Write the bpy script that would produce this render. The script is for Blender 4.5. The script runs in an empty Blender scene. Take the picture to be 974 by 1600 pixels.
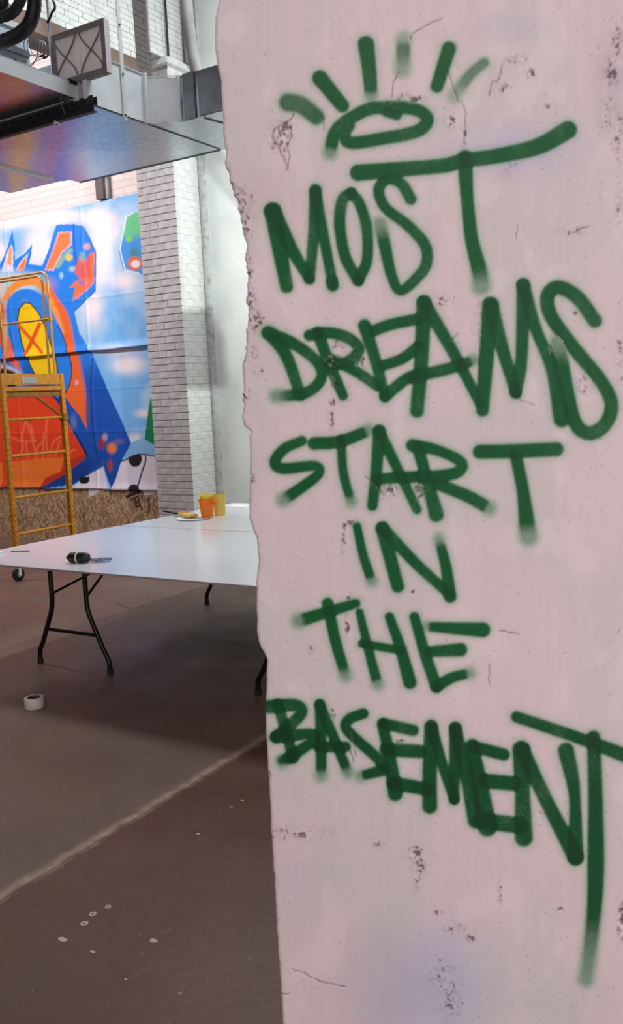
import bpy, bmesh, math, random
import numpy as np
from mathutils import Vector, Matrix
random.seed(7); rng = np.random.RandomState(11)
sc = bpy.context.scene
C = sc.collection

# ------------------------------------------------------------------ camera
F_PX, W_PX, H_PX = 1406.87, 974, 1600
RIGHT = Vector((0.8522310, 0.5211721, -0.0456278))
UP = Vector((-0.0257639, 0.1289181, 0.9913205))
FWD = Vector((-0.5225309, 0.8436585, -0.1232955))
EYE = Vector((0, 0, 1.6))
cam_d = bpy.data.cameras.new('camera'); cam = bpy.data.objects.new('camera', cam_d); C.objects.link(cam)
cam_d.sensor_fit = 'VERTICAL'; cam_d.sensor_height = 36; cam_d.lens = F_PX / H_PX * 36
cam_d.clip_start = 0.02; cam_d.clip_end = 200
cam.matrix_world = Matrix(((RIGHT.x, UP.x, -FWD.x, EYE.x), (RIGHT.y, UP.y, -FWD.y, EYE.y), (RIGHT.z, UP.z, -FWD.z, EYE.z), (0, 0, 0, 1)))
sc.camera = cam

# ------------------------------------------------------------------ world, exposure, lights
sc.view_settings.view_transform = 'Standard'; sc.view_settings.look = 'None'
sc.view_settings.gamma = 1; sc.view_settings.use_curve_mapping = False
sc.view_settings.exposure = 0.0
w = bpy.data.worlds.new('world'); sc.world = w; w.use_nodes = True
w.node_tree.nodes['Background'].inputs[0].default_value = (0.90, 0.86, 0.88, 1)
w.node_tree.nodes['Background'].inputs[1].default_value = 0.10

def lamp(name, loc, target, power, size, color=(1, 1, 1), size_y=None, spread=180):
    d = bpy.data.lights.new(name, 'AREA'); d.energy = power; d.color = color
    d.shape = 'RECTANGLE'; d.size = size; d.size_y = size_y or size; d.spread = math.radians(spread)
    o = bpy.data.objects.new(name, d); C.objects.link(o); o.location = loc
    o.rotation_euler = (Vector(target) - Vector(loc)).to_track_quat('-Z', 'Y').to_euler()
    return o
lamp('ceiling_lamp_mural', (-8.6, 4.6, 5.6), (-8.2, 7.8, 2.0), 188, 2.4, (1.0, 0.93, 0.93), 0.5)
lamp('ceiling_lamp_bay', (-3.4, 6.45, 3.8), (-5.6, 7.8, 2.3), 88, 0.07, (0.93, 1.0, 0.97))
lamp('ceiling_lamp_high', (-3.6, 5.7, 6.9), (-4.2, 5.6, 0.0), 190, 1.2, (0.93, 0.97, 1.0), 0.3)
lamp('ceiling_lamp_aisle', (-1.6, -1.2, 4.6), (-1.6, 2.0, 0.8), 62, 2.6, (1.0, 0.90, 0.91), 1.6)
lamp('pillar_fill_light', (1.1, -1.9, 1.55), (-0.55, 1.2, 1.1), 43, 1.5, (1.0, 0.91, 0.92), 2.8, 120)  # added frontal fill that evens out the pillar; no doorway stands there

# ------------------------------------------------------------------ helpers
def lin(c):
    return tuple((v / 255 / 12.92) if v / 255 <= 0.04045 else ((v / 255 + 0.055) / 1.055) ** 2.4 for v in c)
LIN = lambda *c: np.array(lin(c))

def tag(o, label=None, cat=None, group=None, kind=None):
    if label: o['label'] = label
    if cat: o['category'] = cat
    if group: o['group'] = group
    if kind: o['kind'] = kind
    return o
def thing(name, label, cat, loc=(0, 0, 0), rz=0, group=None):
    o = bpy.data.objects.new(name, None); C.objects.link(o); o.location = loc; o.rotation_euler = (0, 0, rz)
    o.empty_display_size = 0.1
    return tag(o, label, cat, group)

class MB:
    """collects shapes into one mesh"""
    def __init__(s): s.v = []; s.f = []
    def add(s, vs, fs):
        n = len(s.v); s.v += [tuple(v) for v in vs]; s.f += [tuple(i + n for i in f) for f in fs]; return s
    def box(s, x0, x1, y0, y1, z0, z1):
        vs = [(x, y, z) for z in (z0, z1) for y in (y0, y1) for x in (x0, x1)]
        return s.add(vs, [(0, 2, 3, 1), (4, 5, 7, 6), (0, 1, 5, 4), (2, 6, 7, 3), (0, 4, 6, 2), (1, 3, 7, 5)])
    def bar(s, a, b, w_, h_, up=(0, 0, 1)):
        a = Vector(a); b = Vector(b); d = (b - a).normalized(); u = Vector(up)
        if abs(d.dot(u)) > .98: u = Vector((0, 1, 0))
        r = d.cross(u).normalized() * w_ / 2; u = r.cross(d).normalized() * h_ / 2
        vs = [p + sx * r + sy * u for p in (a, b) for sx, sy in ((-1, -1), (1, -1), (1, 1), (-1, 1))]
        return s.add(vs, [(3, 2, 1, 0), (4, 5, 6, 7), (0, 1, 5, 4), (1, 2, 6, 5), (2, 3, 7, 6), (3, 0, 4, 7)])
    def tube(s, pts, r, n=10, cap=True, closed=False):
        P = [Vector(p) for p in pts]; m = len(P); R = r if hasattr(r, '__len__') else [r] * m
        T = []
        for i in range(m):
            a = P[i - 1] if (i > 0 or closed) else P[i]; b = P[(i + 1) % m] if (i < m - 1 or closed) else P[i]
            T.append((b - a).normalized())
        u = T[0].orthogonal().normalized(); vs = []
        for i in range(m):
            u = (u - T[i] * u.dot(T[i])).normalized(); v = T[i].cross(u)
            vs += [P[i] + (u * math.cos(2 * math.pi * k / n) + v * math.sin(2 * math.pi * k / n)) * R[i] for k in range(n)]
        fs = []
        for i in range(m if closed else m - 1):
            j = (i + 1) % m
            fs += [(i * n + k, i * n + (k + 1) % n, j * n + (k + 1) % n, j * n + k) for k in range(n)]
        if cap and not closed: fs += [tuple(range(n))[::-1], tuple((m - 1) * n + k for k in range(n))]
        return s.add(vs, fs)
    def lathe(s, prof, n=28, axis='Z', c=(0, 0, 0)):
        """prof: (radius, height) pairs; ends with radius 0 are closed"""
        vs = []; fs = []
        for r, h in prof:
            for k in range(n):
                a = 2 * math.pi * k / n; p = (r * math.cos(a), r * math.sin(a), h)
                if axis == 'X': p = (p[2], p[0], p[1])
                if axis == 'Y': p = (p[1], p[2], p[0])
                vs.append((p[0] + c[0], p[1] + c[1], p[2] + c[2]))
        for i in range(len(prof) - 1):
            fs += [(i * n + k, i * n + (k + 1) % n, (i + 1) * n + (k + 1) % n, (i + 1) * n + k) for k in range(n)]
        return s.add(vs, fs)
    def prism(s, poly, z0, z1):
        n = len(poly)
        return s.add([(x, y, z0) for x, y in poly] + [(x, y, z1) for x, y in poly],
                     [tuple(range(n))[::-1], tuple(range(n, 2 * n))] + [(k, (k + 1) % n, n + (k + 1) % n, n + k) for k in range(n)])
    def build(s, name, m, parent=None, bevel=0, smooth=False, seg=2):
        me = bpy.data.meshes.new(name); me.from_pydata(s.v, [], s.f); me.validate()
        bm = bmesh.new(); bm.from_mesh(me)
        bmesh.ops.remove_doubles(bm, verts=bm.verts, dist=1e-5)
        if bevel:
            es = [e for e in bm.edges if len(e.link_faces) == 2 and e.calc_face_angle(0) > 0.6]
            bmesh.ops.bevel(bm, geom=es, offset=bevel, segments=seg, affect='EDGES', clamp_overlap=True)
        bmesh.ops.recalc_face_normals(bm, faces=bm.faces)
        if smooth:
            for f in bm.faces: f.smooth = True
            for e in bm.edges:
                if len(e.link_faces) == 2 and e.calc_face_angle(0) > 0.7: e.smooth = False
        bm.to_mesh(me); bm.free()
        me.materials.append(m)
        o = bpy.data.objects.new(name, me); C.objects.link(o)
        if parent: o.parent = parent
        return o

def arc(c, r, a0, a1, n, plane='XZ'):
    out = []
    for i in range(n + 1):
        a = math.radians(a0 + (a1 - a0) * i / n); u = r * math.cos(a); v = r * math.sin(a)
        out.append((c[0] + u, c[1], c[2] + v) if plane == 'XZ' else (c[0], c[1] + u, c[2] + v) if plane == 'YZ' else (c[0] + u, c[1] + v, c[2]))
    return out
def smooth_path(pts, k=8):
    P = [np.array(p, float) for p in pts]; P = [2 * P[0] - P[1]] + P + [2 * P[-1] - P[-2]]; out = []
    for i in range(1, len(P) - 2):
        for j in range(k):
            t = j / k; a, b, c, d = P[i - 1:i + 3]
            out.append(.5 * (2 * b + (c - a) * t + (2 * a - 5 * b + 4 * c - d) * t * t + (3 * b - a - 3 * c + d) * t ** 3))
    out.append(P[-2]); return out

# ---- materials
def mat(name, rgb, rough=.6, metal=0, noise=None, bump=0, bscale=40, stretch=None, spec=None, coat=0):
    """principled with optional two-colour noise and noise bump, in world position"""
    m = bpy.data.materials.new(name); m.use_nodes = True; nt = m.node_tree; N = nt.nodes; L = nt.links
    b = N['Principled BSDF']; b.inputs['Base Color'].default_value = (*lin(rgb), 1)
    b.inputs['Roughness'].default_value = rough; b.inputs['Metallic'].default_value = metal
    if spec is not None: b.inputs['Specular IOR Level'].default_value = spec
    if coat: b.inputs['Coat Weight'].default_value = coat; b.inputs['Coat Roughness'].default_value = .15
    tc = N.new('ShaderNodeTexCoord'); mp = N.new('ShaderNodeMapping'); L.new(tc.outputs['Object'], mp.inputs[0])
    if stretch: mp.inputs['Scale'].default_value = stretch
    if noise:
        rgb2, scale, lo, hi = noise
        t = N.new('ShaderNodeTexNoise'); t.inputs['Scale'].default_value = scale; t.inputs['Detail'].default_value = 6
        L.new(mp.outputs[0], t.inputs['Vector'])
        r = N.new('ShaderNodeMapRange'); r.inputs[1].default_value = lo; r.inputs[2].default_value = hi
        L.new(t.outputs[0], r.inputs[0])
        x = N.new('ShaderNodeMix'); x.data_type = 'RGBA'
        x.inputs[6].default_value = (*lin(rgb), 1); x.inputs[7].default_value = (*lin(rgb2), 1)
        L.new(r.outputs[0], x.inputs[0]); L.new(x.outputs[2], b.inputs['Base Color'])
    if bump:
        t2 = N.new('ShaderNodeTexNoise'); t2.inputs['Scale'].default_value = bscale; t2.inputs['Detail'].default_value = 5
        L.new(mp.outputs[0], t2.inputs['Vector'])
        bp = N.new('ShaderNodeBump'); bp.inputs['Strength'].default_value = 1; bp.inputs['Distance'].default_value = bump
        L.new(t2.outputs[0], bp.inputs['Height']); L.new(bp.outputs[0], b.inputs['Normal'])
    return m
def attr_mat(name, rough=.7, bump=.0006, bscale=220, rough2=None):
    m = mat(name, (200, 200, 200), rough, bump=bump, bscale=bscale); nt = m.node_tree
    a = nt.nodes.new('ShaderNodeAttribute'); a.attribute_name = 'paint'
    nt.links.new(a.outputs['Color'], nt.nodes['Principled BSDF'].inputs['Base Color'])
    if rough2 is not None:
        r = nt.nodes.new('ShaderNodeMapRange'); r.inputs[3].default_value = rough; r.inputs[4].default_value = rough2
        nt.links.new(a.outputs['Alpha'], r.inputs[0]); nt.links.new(r.outputs[0], nt.nodes['Principled BSDF'].inputs['Roughness'])
    return m

M = dict(
    brick_grey=mat('painted_brick_grey', (176, 170, 172), .75, noise=((150, 144, 146), 9, .45, .75), bump=.002, bscale=60),
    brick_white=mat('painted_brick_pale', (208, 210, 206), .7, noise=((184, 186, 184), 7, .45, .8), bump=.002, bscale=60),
    mortar=mat('painted_mortar', (156, 150, 150), .9, bump=.002, bscale=80),
    brick_shaded=mat('painted_brick_shaded', (92, 86, 84), .8, bump=.002, bscale=60),  # brick standing in shade; the dimness is put into its colour
    plaster=mat('pale_plaster', (206, 210, 206), .55, noise=((192, 198, 196), 2.5, .4, .7), bump=.003, bscale=14),
    plaster_rough=mat('rough_plaster', (172, 172, 170), .8, noise=((140, 138, 136), 12, .5, .7), bump=.012, bscale=22),
    soffit=mat('brown_soffit', (118, 98, 86), .8, noise=((90, 74, 66), 5, .4, .7)),
    room=mat('room_paint', (190, 186, 186), .8, bump=.002, bscale=30),
    ceil=mat('ceiling_paint', (180, 178, 178), .9),
    duct=mat('galvanized_steel', (196, 202, 208), .24, .96, noise=((170, 178, 186), 26, .4, .65), bump=.0005, bscale=4, spec=.5),
    duct_dark=mat('dark_galvanized_steel', (140, 144, 150), .36, .7, noise=((116, 120, 128), 9, .4, .7)),
    duct_lit_edge=mat('lit_galvanized_edge', (232, 238, 242), .42, .25), duct_side_lit=mat('lit_galvanized_side_sheet', (236, 244, 246), .42, .0, noise=((218, 229, 233), 6, .4, .65)),  # paler copies of the steel: lamp light and reflections put into their colour
    strut=mat('dark_strut_steel', (58, 58, 62), .5, .5),
    hole=mat('hole_shade_black', (14, 12, 12), .9),  # black put on the surface for the shade inside holes and slots
    white_metal=mat('white_metal', (228, 232, 234), .4, .1),
    panel_blue=mat('unit_casing', (200, 212, 224), .45, .25, noise=((178, 190, 204), 8, .4, .7)),
    card=mat('filter_card', (140, 131, 128), .85, noise=((124, 116, 114), 14, .4, .7)),
    card_white=mat('filter_card_white', (232, 226, 230), .8),
    pleat=mat('filter_pleats', (252, 246, 242), .9),
    hose=mat('black_hose', (18, 19, 28), .5, bump=.003, bscale=40),
    wire=mat('grey_wire', (150, 150, 152), .4, .4), rod=mat('threaded_rod', (150, 152, 154), .4, .8, bump=.002, bscale=400, stretch=(.1, .1, 1)),
    ochre=mat('scaffold_paint', (206, 136, 20), .42, noise=((168, 104, 22), 18, .5, .75), coat=.2),
    ochre_d=mat('scaffold_paint_worn', (160, 104, 26), .55, noise=((110, 72, 26), 20, .4, .7)),
    rail=mat('guardrail_tube', (214, 166, 96), .38, .35, noise=((176, 118, 54), 10, .4, .7)),
    rubber=mat('black_rubber', (24, 23, 24), .6), hub=mat('grey_hub', (170, 170, 174), .4, .5),
    board=mat('white_melamine', (236, 238, 246), .16, spec=.55), board_edge=mat('board_core', (150, 140, 132), .7),
    tabletop=mat('folding_table_plastic', (196, 192, 186), .6, bump=.0006, bscale=200),
    leg=mat('black_leg_tube', (20, 12, 14), .32, spec=.5),
    orange=mat('orange_plastic', (255, 128, 12), .32), yellow=mat('yellow_plastic', (250, 222, 30), .35),
    straw=mat('straw_yellow', (240, 214, 104), .4), white=mat('white_paper', (240, 238, 240), .75),
    black=mat('black_plastic', (20, 22, 20), .38), cream=mat('cream_ring', (222, 222, 206), .5),
    tape=mat('tape_white', (218, 208, 202), .5), tape_core=mat('cardboard_core', (92, 72, 60), .85),
    drip=mat('dried_paint', (196, 180, 168), .7), column=mat('brown_steel', (96, 84, 84), .6, .1), pipe=mat('grey_downpipe', (138, 136, 134), .6, noise=((110, 108, 106), 6, .4, .7)),
)
def clear_mat():
    m = mat('clear_blue_plastic', (170, 190, 225), .08); b = m.node_tree.nodes['Principled BSDF']
    b.inputs['Transmission Weight'].default_value = .75; b.inputs['IOR'].default_value = 1.45; return m
M['clear'] = clear_mat()

# ---- numpy noise
_T = rng.rand(256, 256)
def vnoise(x, y, s=0):
    x = x + 17.3 * s; y = y + 9.7 * s
    xi = np.floor(x).astype(int); yi = np.floor(y).astype(int); fx = x - xi; fy = y - yi
    fx = fx * fx * (3 - 2 * fx); fy = fy * fy * (3 - 2 * fy); g = lambda a, b: _T[a & 255, b & 255]
    return (g(xi, yi) * (1 - fx) + g(xi + 1, yi) * fx) * (1 - fy) + (g(xi, yi + 1) * (1 - fx) + g(xi + 1, yi + 1) * fx) * fy
def fbm(x, y, o=4, s=0):
    r = 0; a = .5; t = 0
    for i in range(o): r = r + a * vnoise(x * 2 ** i, y * 2 ** i, s + i); t += a; a *= .5
    return r / t
def sst(a, b, x):
    t = np.clip((x - a) / (b - a), 0, 1); return t * t * (3 - 2 * t)
# where a real point of a surface sits in the photograph: used only to read measured shapes off it
RN, UN, FN, EN = (np.array(v) for v in (RIGHT, UP, FWD, EYE))
def to_px(P):
    d = P - EN; z = d @ FN; return 487 + F_PX * (d @ RN) / z, 800 - F_PX * (d @ UN) / z
def at(x, y, ax, val):
    d = (x - 487) / F_PX * RN - (y - 800) / F_PX * UN + FN; return EN + d * (val - EN[ax]) / d[ax]

def grid_obj(name, P, col, m, parent=None, smooth=True, back=None):
    r, c, _ = P.shape; me = bpy.data.meshes.new(name)
    idx = np.arange(r * c).reshape(r, c)
    q = np.stack([idx[:-1, :-1], idx[:-1, 1:], idx[1:, 1:], idx[1:, :-1]], -1).reshape(-1, 4)
    V = P.reshape(-1, 3)
    if back is not None:   # close the sheet with a back and rims: offset copy of the border
        ring = np.concatenate([idx[0, :], idx[1:, -1], idx[-1, -2::-1], idx[-2:0:-1, 0]])
        n0 = len(V); V = np.concatenate([V, V[ring] + np.array(back)]); k = len(ring)
        a = np.arange(k); b = (a + 1) % k
        rim = np.stack([ring[a], n0 + a, n0 + b, ring[b]], -1); q = np.concatenate([q, rim])
        if col is not None: col = np.concatenate([col.reshape(-1, 4), col.reshape(-1, 4)[ring]])
    me.vertices.add(len(V)); me.vertices.foreach_set('co', V.ravel().astype(np.float32))
    me.loops.add(q.size); me.loops.foreach_set('vertex_index', q.ravel().astype(np.int32))
    me.polygons.add(len(q)); me.polygons.foreach_set('loop_start', (np.arange(len(q)) * 4).astype(np.int32))
    me.polygons.foreach_set('use_smooth', np.ones(len(q), bool) if smooth else np.zeros(len(q), bool))
    me.update(calc_edges=True)
    if col is not None:
        at_ = me.attributes.new('paint', 'FLOAT_COLOR', 'POINT'); at_.data.foreach_set('color', col.reshape(-1, 4).ravel().astype(np.float32))
    me.materials.append(m); o = bpy.data.objects.new(name, me); C.objects.link(o)
    if parent: o.parent = parent
    return o

def seg_dist(px, py, pts, ws):
    """distance to polyline minus nothing; returns d, local half width, t along"""
    P = np.array(pts, float); L = np.r_[0, np.cumsum(np.hypot(*np.diff(P, axis=0).T))]; L /= max(L[-1], 1e-6)
    W = np.interp(L, np.linspace(0, 1, len(ws)), ws) / 2
    best = np.full(px.shape, 1e9); D = best.copy(); HW = np.zeros(px.shape); T = np.zeros(px.shape)
    for i in range(len(P) - 1):
        a = P[i]; d = P[i + 1] - a; l2 = d @ d
        if l2 < 1e-9: continue
        t = np.clip(((px - a[0]) * d[0] + (py - a[1]) * d[1]) / l2, 0, 1)
        dd = np.hypot(px - a[0] - t * d[0], py - a[1] - t * d[1]); hw = W[i] + t * (W[i + 1] - W[i])
        k = dd - hw < best; best = np.where(k, dd - hw, best); D = np.where(k, dd, D); HW = np.where(k, hw, HW); T = np.where(k, L[i] + t * (L[i + 1] - L[i]), T)
    return D, HW, T
def inside(px, py, poly):
    r = np.zeros(px.shape, bool); n = len(poly)
    for i in range(n):
        x1, y1 = poly[i]; x2, y2 = poly[(i + 1) % n]
        if y1 == y2: continue
        k = ((y1 > py) != (y2 > py)) & (px < (x2 - x1) * (py - y1) / (y2 - y1) + x1); r ^= k
    return r

# ------------------------------------------------------------------ setting: floor, walls, ceiling
def floor_mat():
    m = bpy.data.materials.new('worn_concrete'); m.use_nodes = True; nt = m.node_tree; N = nt.nodes; L = nt.links
    b = N['Principled BSDF']; g = N.new('ShaderNodeNewGeometry'); sp = N.new('ShaderNodeSeparateXYZ'); L.new(g.outputs['Position'], sp.inputs[0])
    def noise(s, d=6, v=None):
        t = N.new('ShaderNodeTexNoise'); t.inputs['Scale'].default_value = s; t.inputs['Detail'].default_value = d; t.inputs['Roughness'].default_value = .62
        L.new(v or g.outputs['Position'], t.inputs['Vector']); return t.outputs[0]
    def rng_(x, a, b_, c=0, d=1):
        r = N.new('ShaderNodeMapRange'); L.new(x, r.inputs[0])
        for i, v in zip((1, 2, 3, 4), (a, b_, c, d)): r.inputs[i].default_value = v
        return r.outputs[0]
    def mix(f, a, b_):
        x = N.new('ShaderNodeMix'); x.data_type = 'RGBA'
        for i, v in ((6, a), (7, b_)):
            if isinstance(v, tuple): x.inputs[i].default_value = (*lin(v), 1)
            else: L.new(v, x.inputs[i])
        if isinstance(f, float): x.inputs[0].default_value = f
        else: L.new(f, x.inputs[0])
        return x.outputs[2]
    def ma(op, a, b_):
        x = N.new('ShaderNodeMath'); x.operation = op
        for i, v in enumerate((a, b_)):
            if isinstance(v, (int, float)): x.inputs[i].default_value = v
            else: L.new(v, x.inputs[i])
        return x.outputs[0]
    wob = rng_(noise(9), .3, .7, -.015, .015); X = ma('ADD', sp.outputs[0], wob)
    old = mix(rng_(noise(2.3), .35, .7), (96, 64, 51), (86, 49, 38))
    old = mix(rng_(noise(1.1), .5, .72), old, (92, 70, 58)); old = mix(rng_(noise(30), .62, .78), old, (118, 98, 88))
    new = mix(rng_(noise(1.6), .35, .7), (118, 96, 84), (102, 80, 72))
    side = rng_(X, -2.42, -2.39)
    col = mix(side, new, old)
    # pale worn strip along the saw cut
    near = ma('SUBTRACT', 1, rng_(ma('ABSOLUTE', ma('ADD', X, 2.430), 0), -.0, .04))
    col = mix(ma('MULTIPLY', near, rng_(noise(14), .3, .6, .25, .95)), col, (176, 152, 134))
    col = mix(rng_(noise(60, 3), .70, .76, 0, .6), col, (190, 168, 152))
    col = mix(rng_(noise(3.7), .62, .8, 0, .5), col, (70, 52, 48))
    L.new(col, b.inputs['Base Color'])
    L.new(rng_(noise(2.2), .3, .7, .36, .60), b.inputs['Roughness'])
    bp = N.new('ShaderNodeBump'); bp.inputs['Distance'].default_value = .004; bp.inputs['Strength'].default_value = .6
    L.new(noise(25), bp.inputs['Height']); L.new(bp.outputs[0], b.inputs['Normal'])
    return m
fm = floor_mat()
fl = MB().box(-14, 5, -5, 9, -.12, -.012).build('floor', M['mortar']); tag(fl, kind='structure')
for x0, x1 in ((-14, -9), (-9, -5.6), (-5.6, -2.411), (-2.409, 1.2), (1.2, 5)):
    for y0, y1 in ((-5, -1.4), (-1.4, 2.16), (2.16, 5.7), (5.7, 9)):
        e = .0004
        MB().box(x0 + e, x1 - e, y0 + e, y1 - e, -.1, 0).build('floor_slab', fm, fl)

# mural wall: painted bricks too far and too faint to tell apart, so one wall with brick relief in its material
def far_brick():
    m = bpy.data.materials.new('far_painted_brick'); m.use_nodes = True; nt = m.node_tree; N = nt.nodes; L = nt.links
    b = N['Principled BSDF']; b.inputs['Roughness'].default_value = .75
    g = N.new('ShaderNodeNewGeometry'); sp = N.new('ShaderNodeSeparateXYZ'); cb = N.new('ShaderNodeCombineXYZ'); L.new(g.outputs['Position'], sp.inputs[0])
    L.new(sp.outputs[0], cb.inputs[0]); L.new(sp.outputs[2], cb.inputs[1])
    t = N.new('ShaderNodeTexBrick'); L.new(cb.outputs[0], t.inputs['Vector']); t.inputs['Scale'].default_value = 1
    t.inputs['Color1'].default_value = (*lin((242, 228, 225)), 1); t.inputs['Color2'].default_value = (*lin((236, 223, 220)), 1); t.inputs['Mortar'].default_value = (*lin((228, 214, 211)), 1)
    t.inputs['Mortar Size'].default_value = .006; t.inputs['Brick Width'].default_value = .23; t.inputs['Row Height'].default_value = .075
    L.new(t.outputs[0], b.inputs['Base Color']); bp = N.new('ShaderNodeBump'); bp.inputs['Distance'].default_value = .002
    inv = N.new('ShaderNodeMath'); inv.operation = 'SUBTRACT'; inv.inputs[0].default_value = 1; L.new(t.outputs[1], inv.inputs[1]); L.new(inv.outputs[0], bp.inputs['Height']); L.new(bp.outputs[0], b.inputs['Normal'])
    return m
tag(MB().box(-14, -6.722, 7.86, 8.06, 0, 7.5).build('wall_back', far_brick()), kind='structure')
pw = MB().box(-6.9, 5, 8.02, 8.2, 0, 7.5).build('wall_alcove', M['plaster']); tag(pw, kind='structure')
tag(MB().box(-14.2, -14, -5, 9, 0, 7.5).build('wall_left', M['room']), kind='structure')
tag(MB().box(5, 5.2, -5, 9, 0, 7.5).build('wall_right', M['room']), kind='structure')
tag(MB().box(-14, 5, -5.2, -5, 0, 7.5).build('wall_front', M['room']), kind='structure')
tag(MB().box(-14, 5, -5, 9, 7.5, 7.7).build('ceiling', M['ceil']), kind='structure')
# rough plaster run in the corner beside the pier
nz = 260; zs = np.linspace(0, 7.4, nz); us = np.linspace(0, 1, 14)
Z, U = np.meshgrid(zs, us, indexing='ij')
wd = .085 + .02 * (fbm(zs * 5, zs * 0, 4, 3)[:, None] - .5) + np.where(Z > 5, .03, 0)
Xs = -6.215 + U * (wd + .02); Yd = .035 * np.sin(np.clip(U, 0, 1) * math.pi) ** .6 + .012 * (fbm(Z * 26, U * 3, 3, 5) - .5)
grid_obj('plaster_run', np.stack([Xs, 8.022 - Yd, Z], -1), None, M['plaster_rough'], pw)
for z in (5.02, 5.33):   # little pale lumps beside the downpipe
    MB().lathe([(0, .04), (.022, .03), (.03, .01), (.028, 0)], 10, 'Y', (-6.15, 7.95, z)).build('plaster_lump', M['plaster'], pw)

# ------------------------------------------------------------------ brick pier, bricks laid one by one
pier = thing('brick_pier', 'tall grey-painted brick pier at the right end of the mural, its right side coloured pale as if lit', 'pier', (-6.46, 7.81, 0))
PX0, PX1, PY0, PY1, PTOP = -6.72, -6.2, 7.6, 8.02, 5.1
def local(mb, o):
    mb.v = [(x - o[0], y - o[1], z - o[2]) for x, y, z in mb.v]; return mb
O = (-6.46, 7.81, 0)
local(MB().box(PX0 + .012, PX1 - .012, PY0 + .012, PY1 - .002, 0, PTOP - .012), O).build('core', M['mortar'], pier)
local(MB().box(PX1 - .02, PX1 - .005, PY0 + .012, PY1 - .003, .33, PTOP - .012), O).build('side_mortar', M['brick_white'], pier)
local(MB().box(PX0, PX1, PY0, PY1 - .002, 0, .33), O).build('plinth', M['brick_grey'], pier, bevel=.006)
local(MB().box(PX0 - .02, PX1 + .03, PY0 - .03, PY1 - .002, PTOP - .02, PTOP + .05), O).build('cap', M['brick_white'], pier, bevel=.008)
CH = .0748
def brick_mesh(lx, ly, mat_front, mat_lit_side, edge):
    key = (round(lx, 3), round(ly, 3), rng.randint(3), edge)
    if key in brick_mesh.c: return brick_mesh.c[key]
    mb = MB().box(-lx / 2, lx / 2, -ly / 2, ly / 2, -CH / 2 + .0035, CH / 2 - .0035)
    me = bpy.data.meshes.new('brick'); me.from_pydata([tuple(np.array(v) + rng.uniform(-.0018, .0018, 3)) for v in mb.v], [], mb.f)
    bm = bmesh.new(); bm.from_mesh(me); bmesh.ops.bevel(bm, geom=bm.edges[:], offset=.003, segments=1, affect='EDGES')
    bmesh.ops.recalc_face_normals(bm, faces=bm.faces)
    for f in bm.faces: f.material_index = 1 if (edge and f.normal.x > .5) else 0  # right faces take the paler copy: side light put into the colour
    bm.to_mesh(me); bm.free(); me.materials.append(mat_front); me.materials.append(mat_lit_side)
    brick_mesh.c[key] = me; return me
brick_mesh.c = {}
def put_brick(x0, x1, y0, y1, z, parent):
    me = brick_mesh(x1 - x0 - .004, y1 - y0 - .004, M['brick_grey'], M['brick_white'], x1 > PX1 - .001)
    b = bpy.data.objects.new('brick', me); C.objects.link(b); b.parent = parent
    b.location = ((x0 + x1) / 2 - O[0], (y0 + y1) / 2 - O[1] + rng.uniform(-.002, .002), z)
z = .33 + CH / 2; k = 0
while z + CH / 2 < PTOP - .01:
    if k % 2 == 0:
        put_brick(PX1 - .26, PX1, PY0, PY0 + .11, z, pier); put_brick(PX0, PX1 - .26, PY0, PY0 + .11, z, pier)
        put_brick(PX1 - .11, PX1, PY0 + .11, PY0 + .31, z, pier)
        if k % 4 == 0: put_brick(PX1 - .11, PX1, PY0 + .31, PY1, z, pier)
        else: put_brick(PX1 - .11, PX1, PY0 + .31, PY1, z, pier)
    else:
        a = PX1 - (.13 if k % 4 == 1 else .2); c = a - .25
        put_brick(a, PX1, PY0, PY0 + .2, z, pier); put_brick(c, a, PY0, PY0 + .11, z, pier)
        if c - PX0 > .05: put_brick(PX0, c, PY0, PY0 + .11, z, pier)
        put_brick(PX1 - .11, PX1, PY0 + .2, PY1, z, pier)
    z += CH; k += 1

CU = .053
# upper brick wall running towards the viewer on a beam, above the opening
uw = thing('wall_upper', None, None, (-6.3, 6, 5)); tag(uw, kind='structure')
UO = (-6.3, 6, 5)
local(MB().box(-6.5, -6.212, 4.0, 7.13, 5.0, 7.5), UO).build('core', M['brick_grey'], uw)
local(MB().box(-6.52, -6.2, 4.0, 7.14, 4.86, 5.0), UO).build('beam', M['soffit'], uw)
mb = MB()
for r in range(47):
    zz = 5.0 + r * CU; y = 4.0 - (r % 2) * .115
    while y < 7.12:
        mb.box(-6.23, -6.2 + rng.uniform(-.002, .002), max(y, 4.0) + .004, min(y + .167, 7.13), zz + .0025, zz + CU - .002); y += .17
tag(local(mb, UO).build('brick_courses', M['brick_white'], uw), kind='stuff')
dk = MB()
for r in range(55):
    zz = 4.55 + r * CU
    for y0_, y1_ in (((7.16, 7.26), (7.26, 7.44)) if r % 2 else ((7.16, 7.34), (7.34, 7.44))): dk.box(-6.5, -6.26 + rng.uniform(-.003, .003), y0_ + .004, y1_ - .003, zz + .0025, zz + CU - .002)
tag(local(dk, UO).build('shaded_brick_recess', M['brick_shaded'], uw), kind='stuff')
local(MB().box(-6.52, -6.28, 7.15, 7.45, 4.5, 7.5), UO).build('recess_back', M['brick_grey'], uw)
mb = MB()
for r in range(44):
    zz = PTOP + .05 + r * CU
    for y0_, y1_ in (((7.4, 7.6), (7.6, 7.82), (7.82, 8.02)) if r % 2 else ((7.4, 7.5), (7.5, 7.72), (7.72, 8.02))): mb.box(-6.5, -6.235 + rng.uniform(-.002, .002), y0_ + .003, y1_ - .003, zz + .0025, zz + CU - .002)
tag(local(mb, UO).build('upper_pier_courses', M['brick_white'], uw), kind='stuff')
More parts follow.
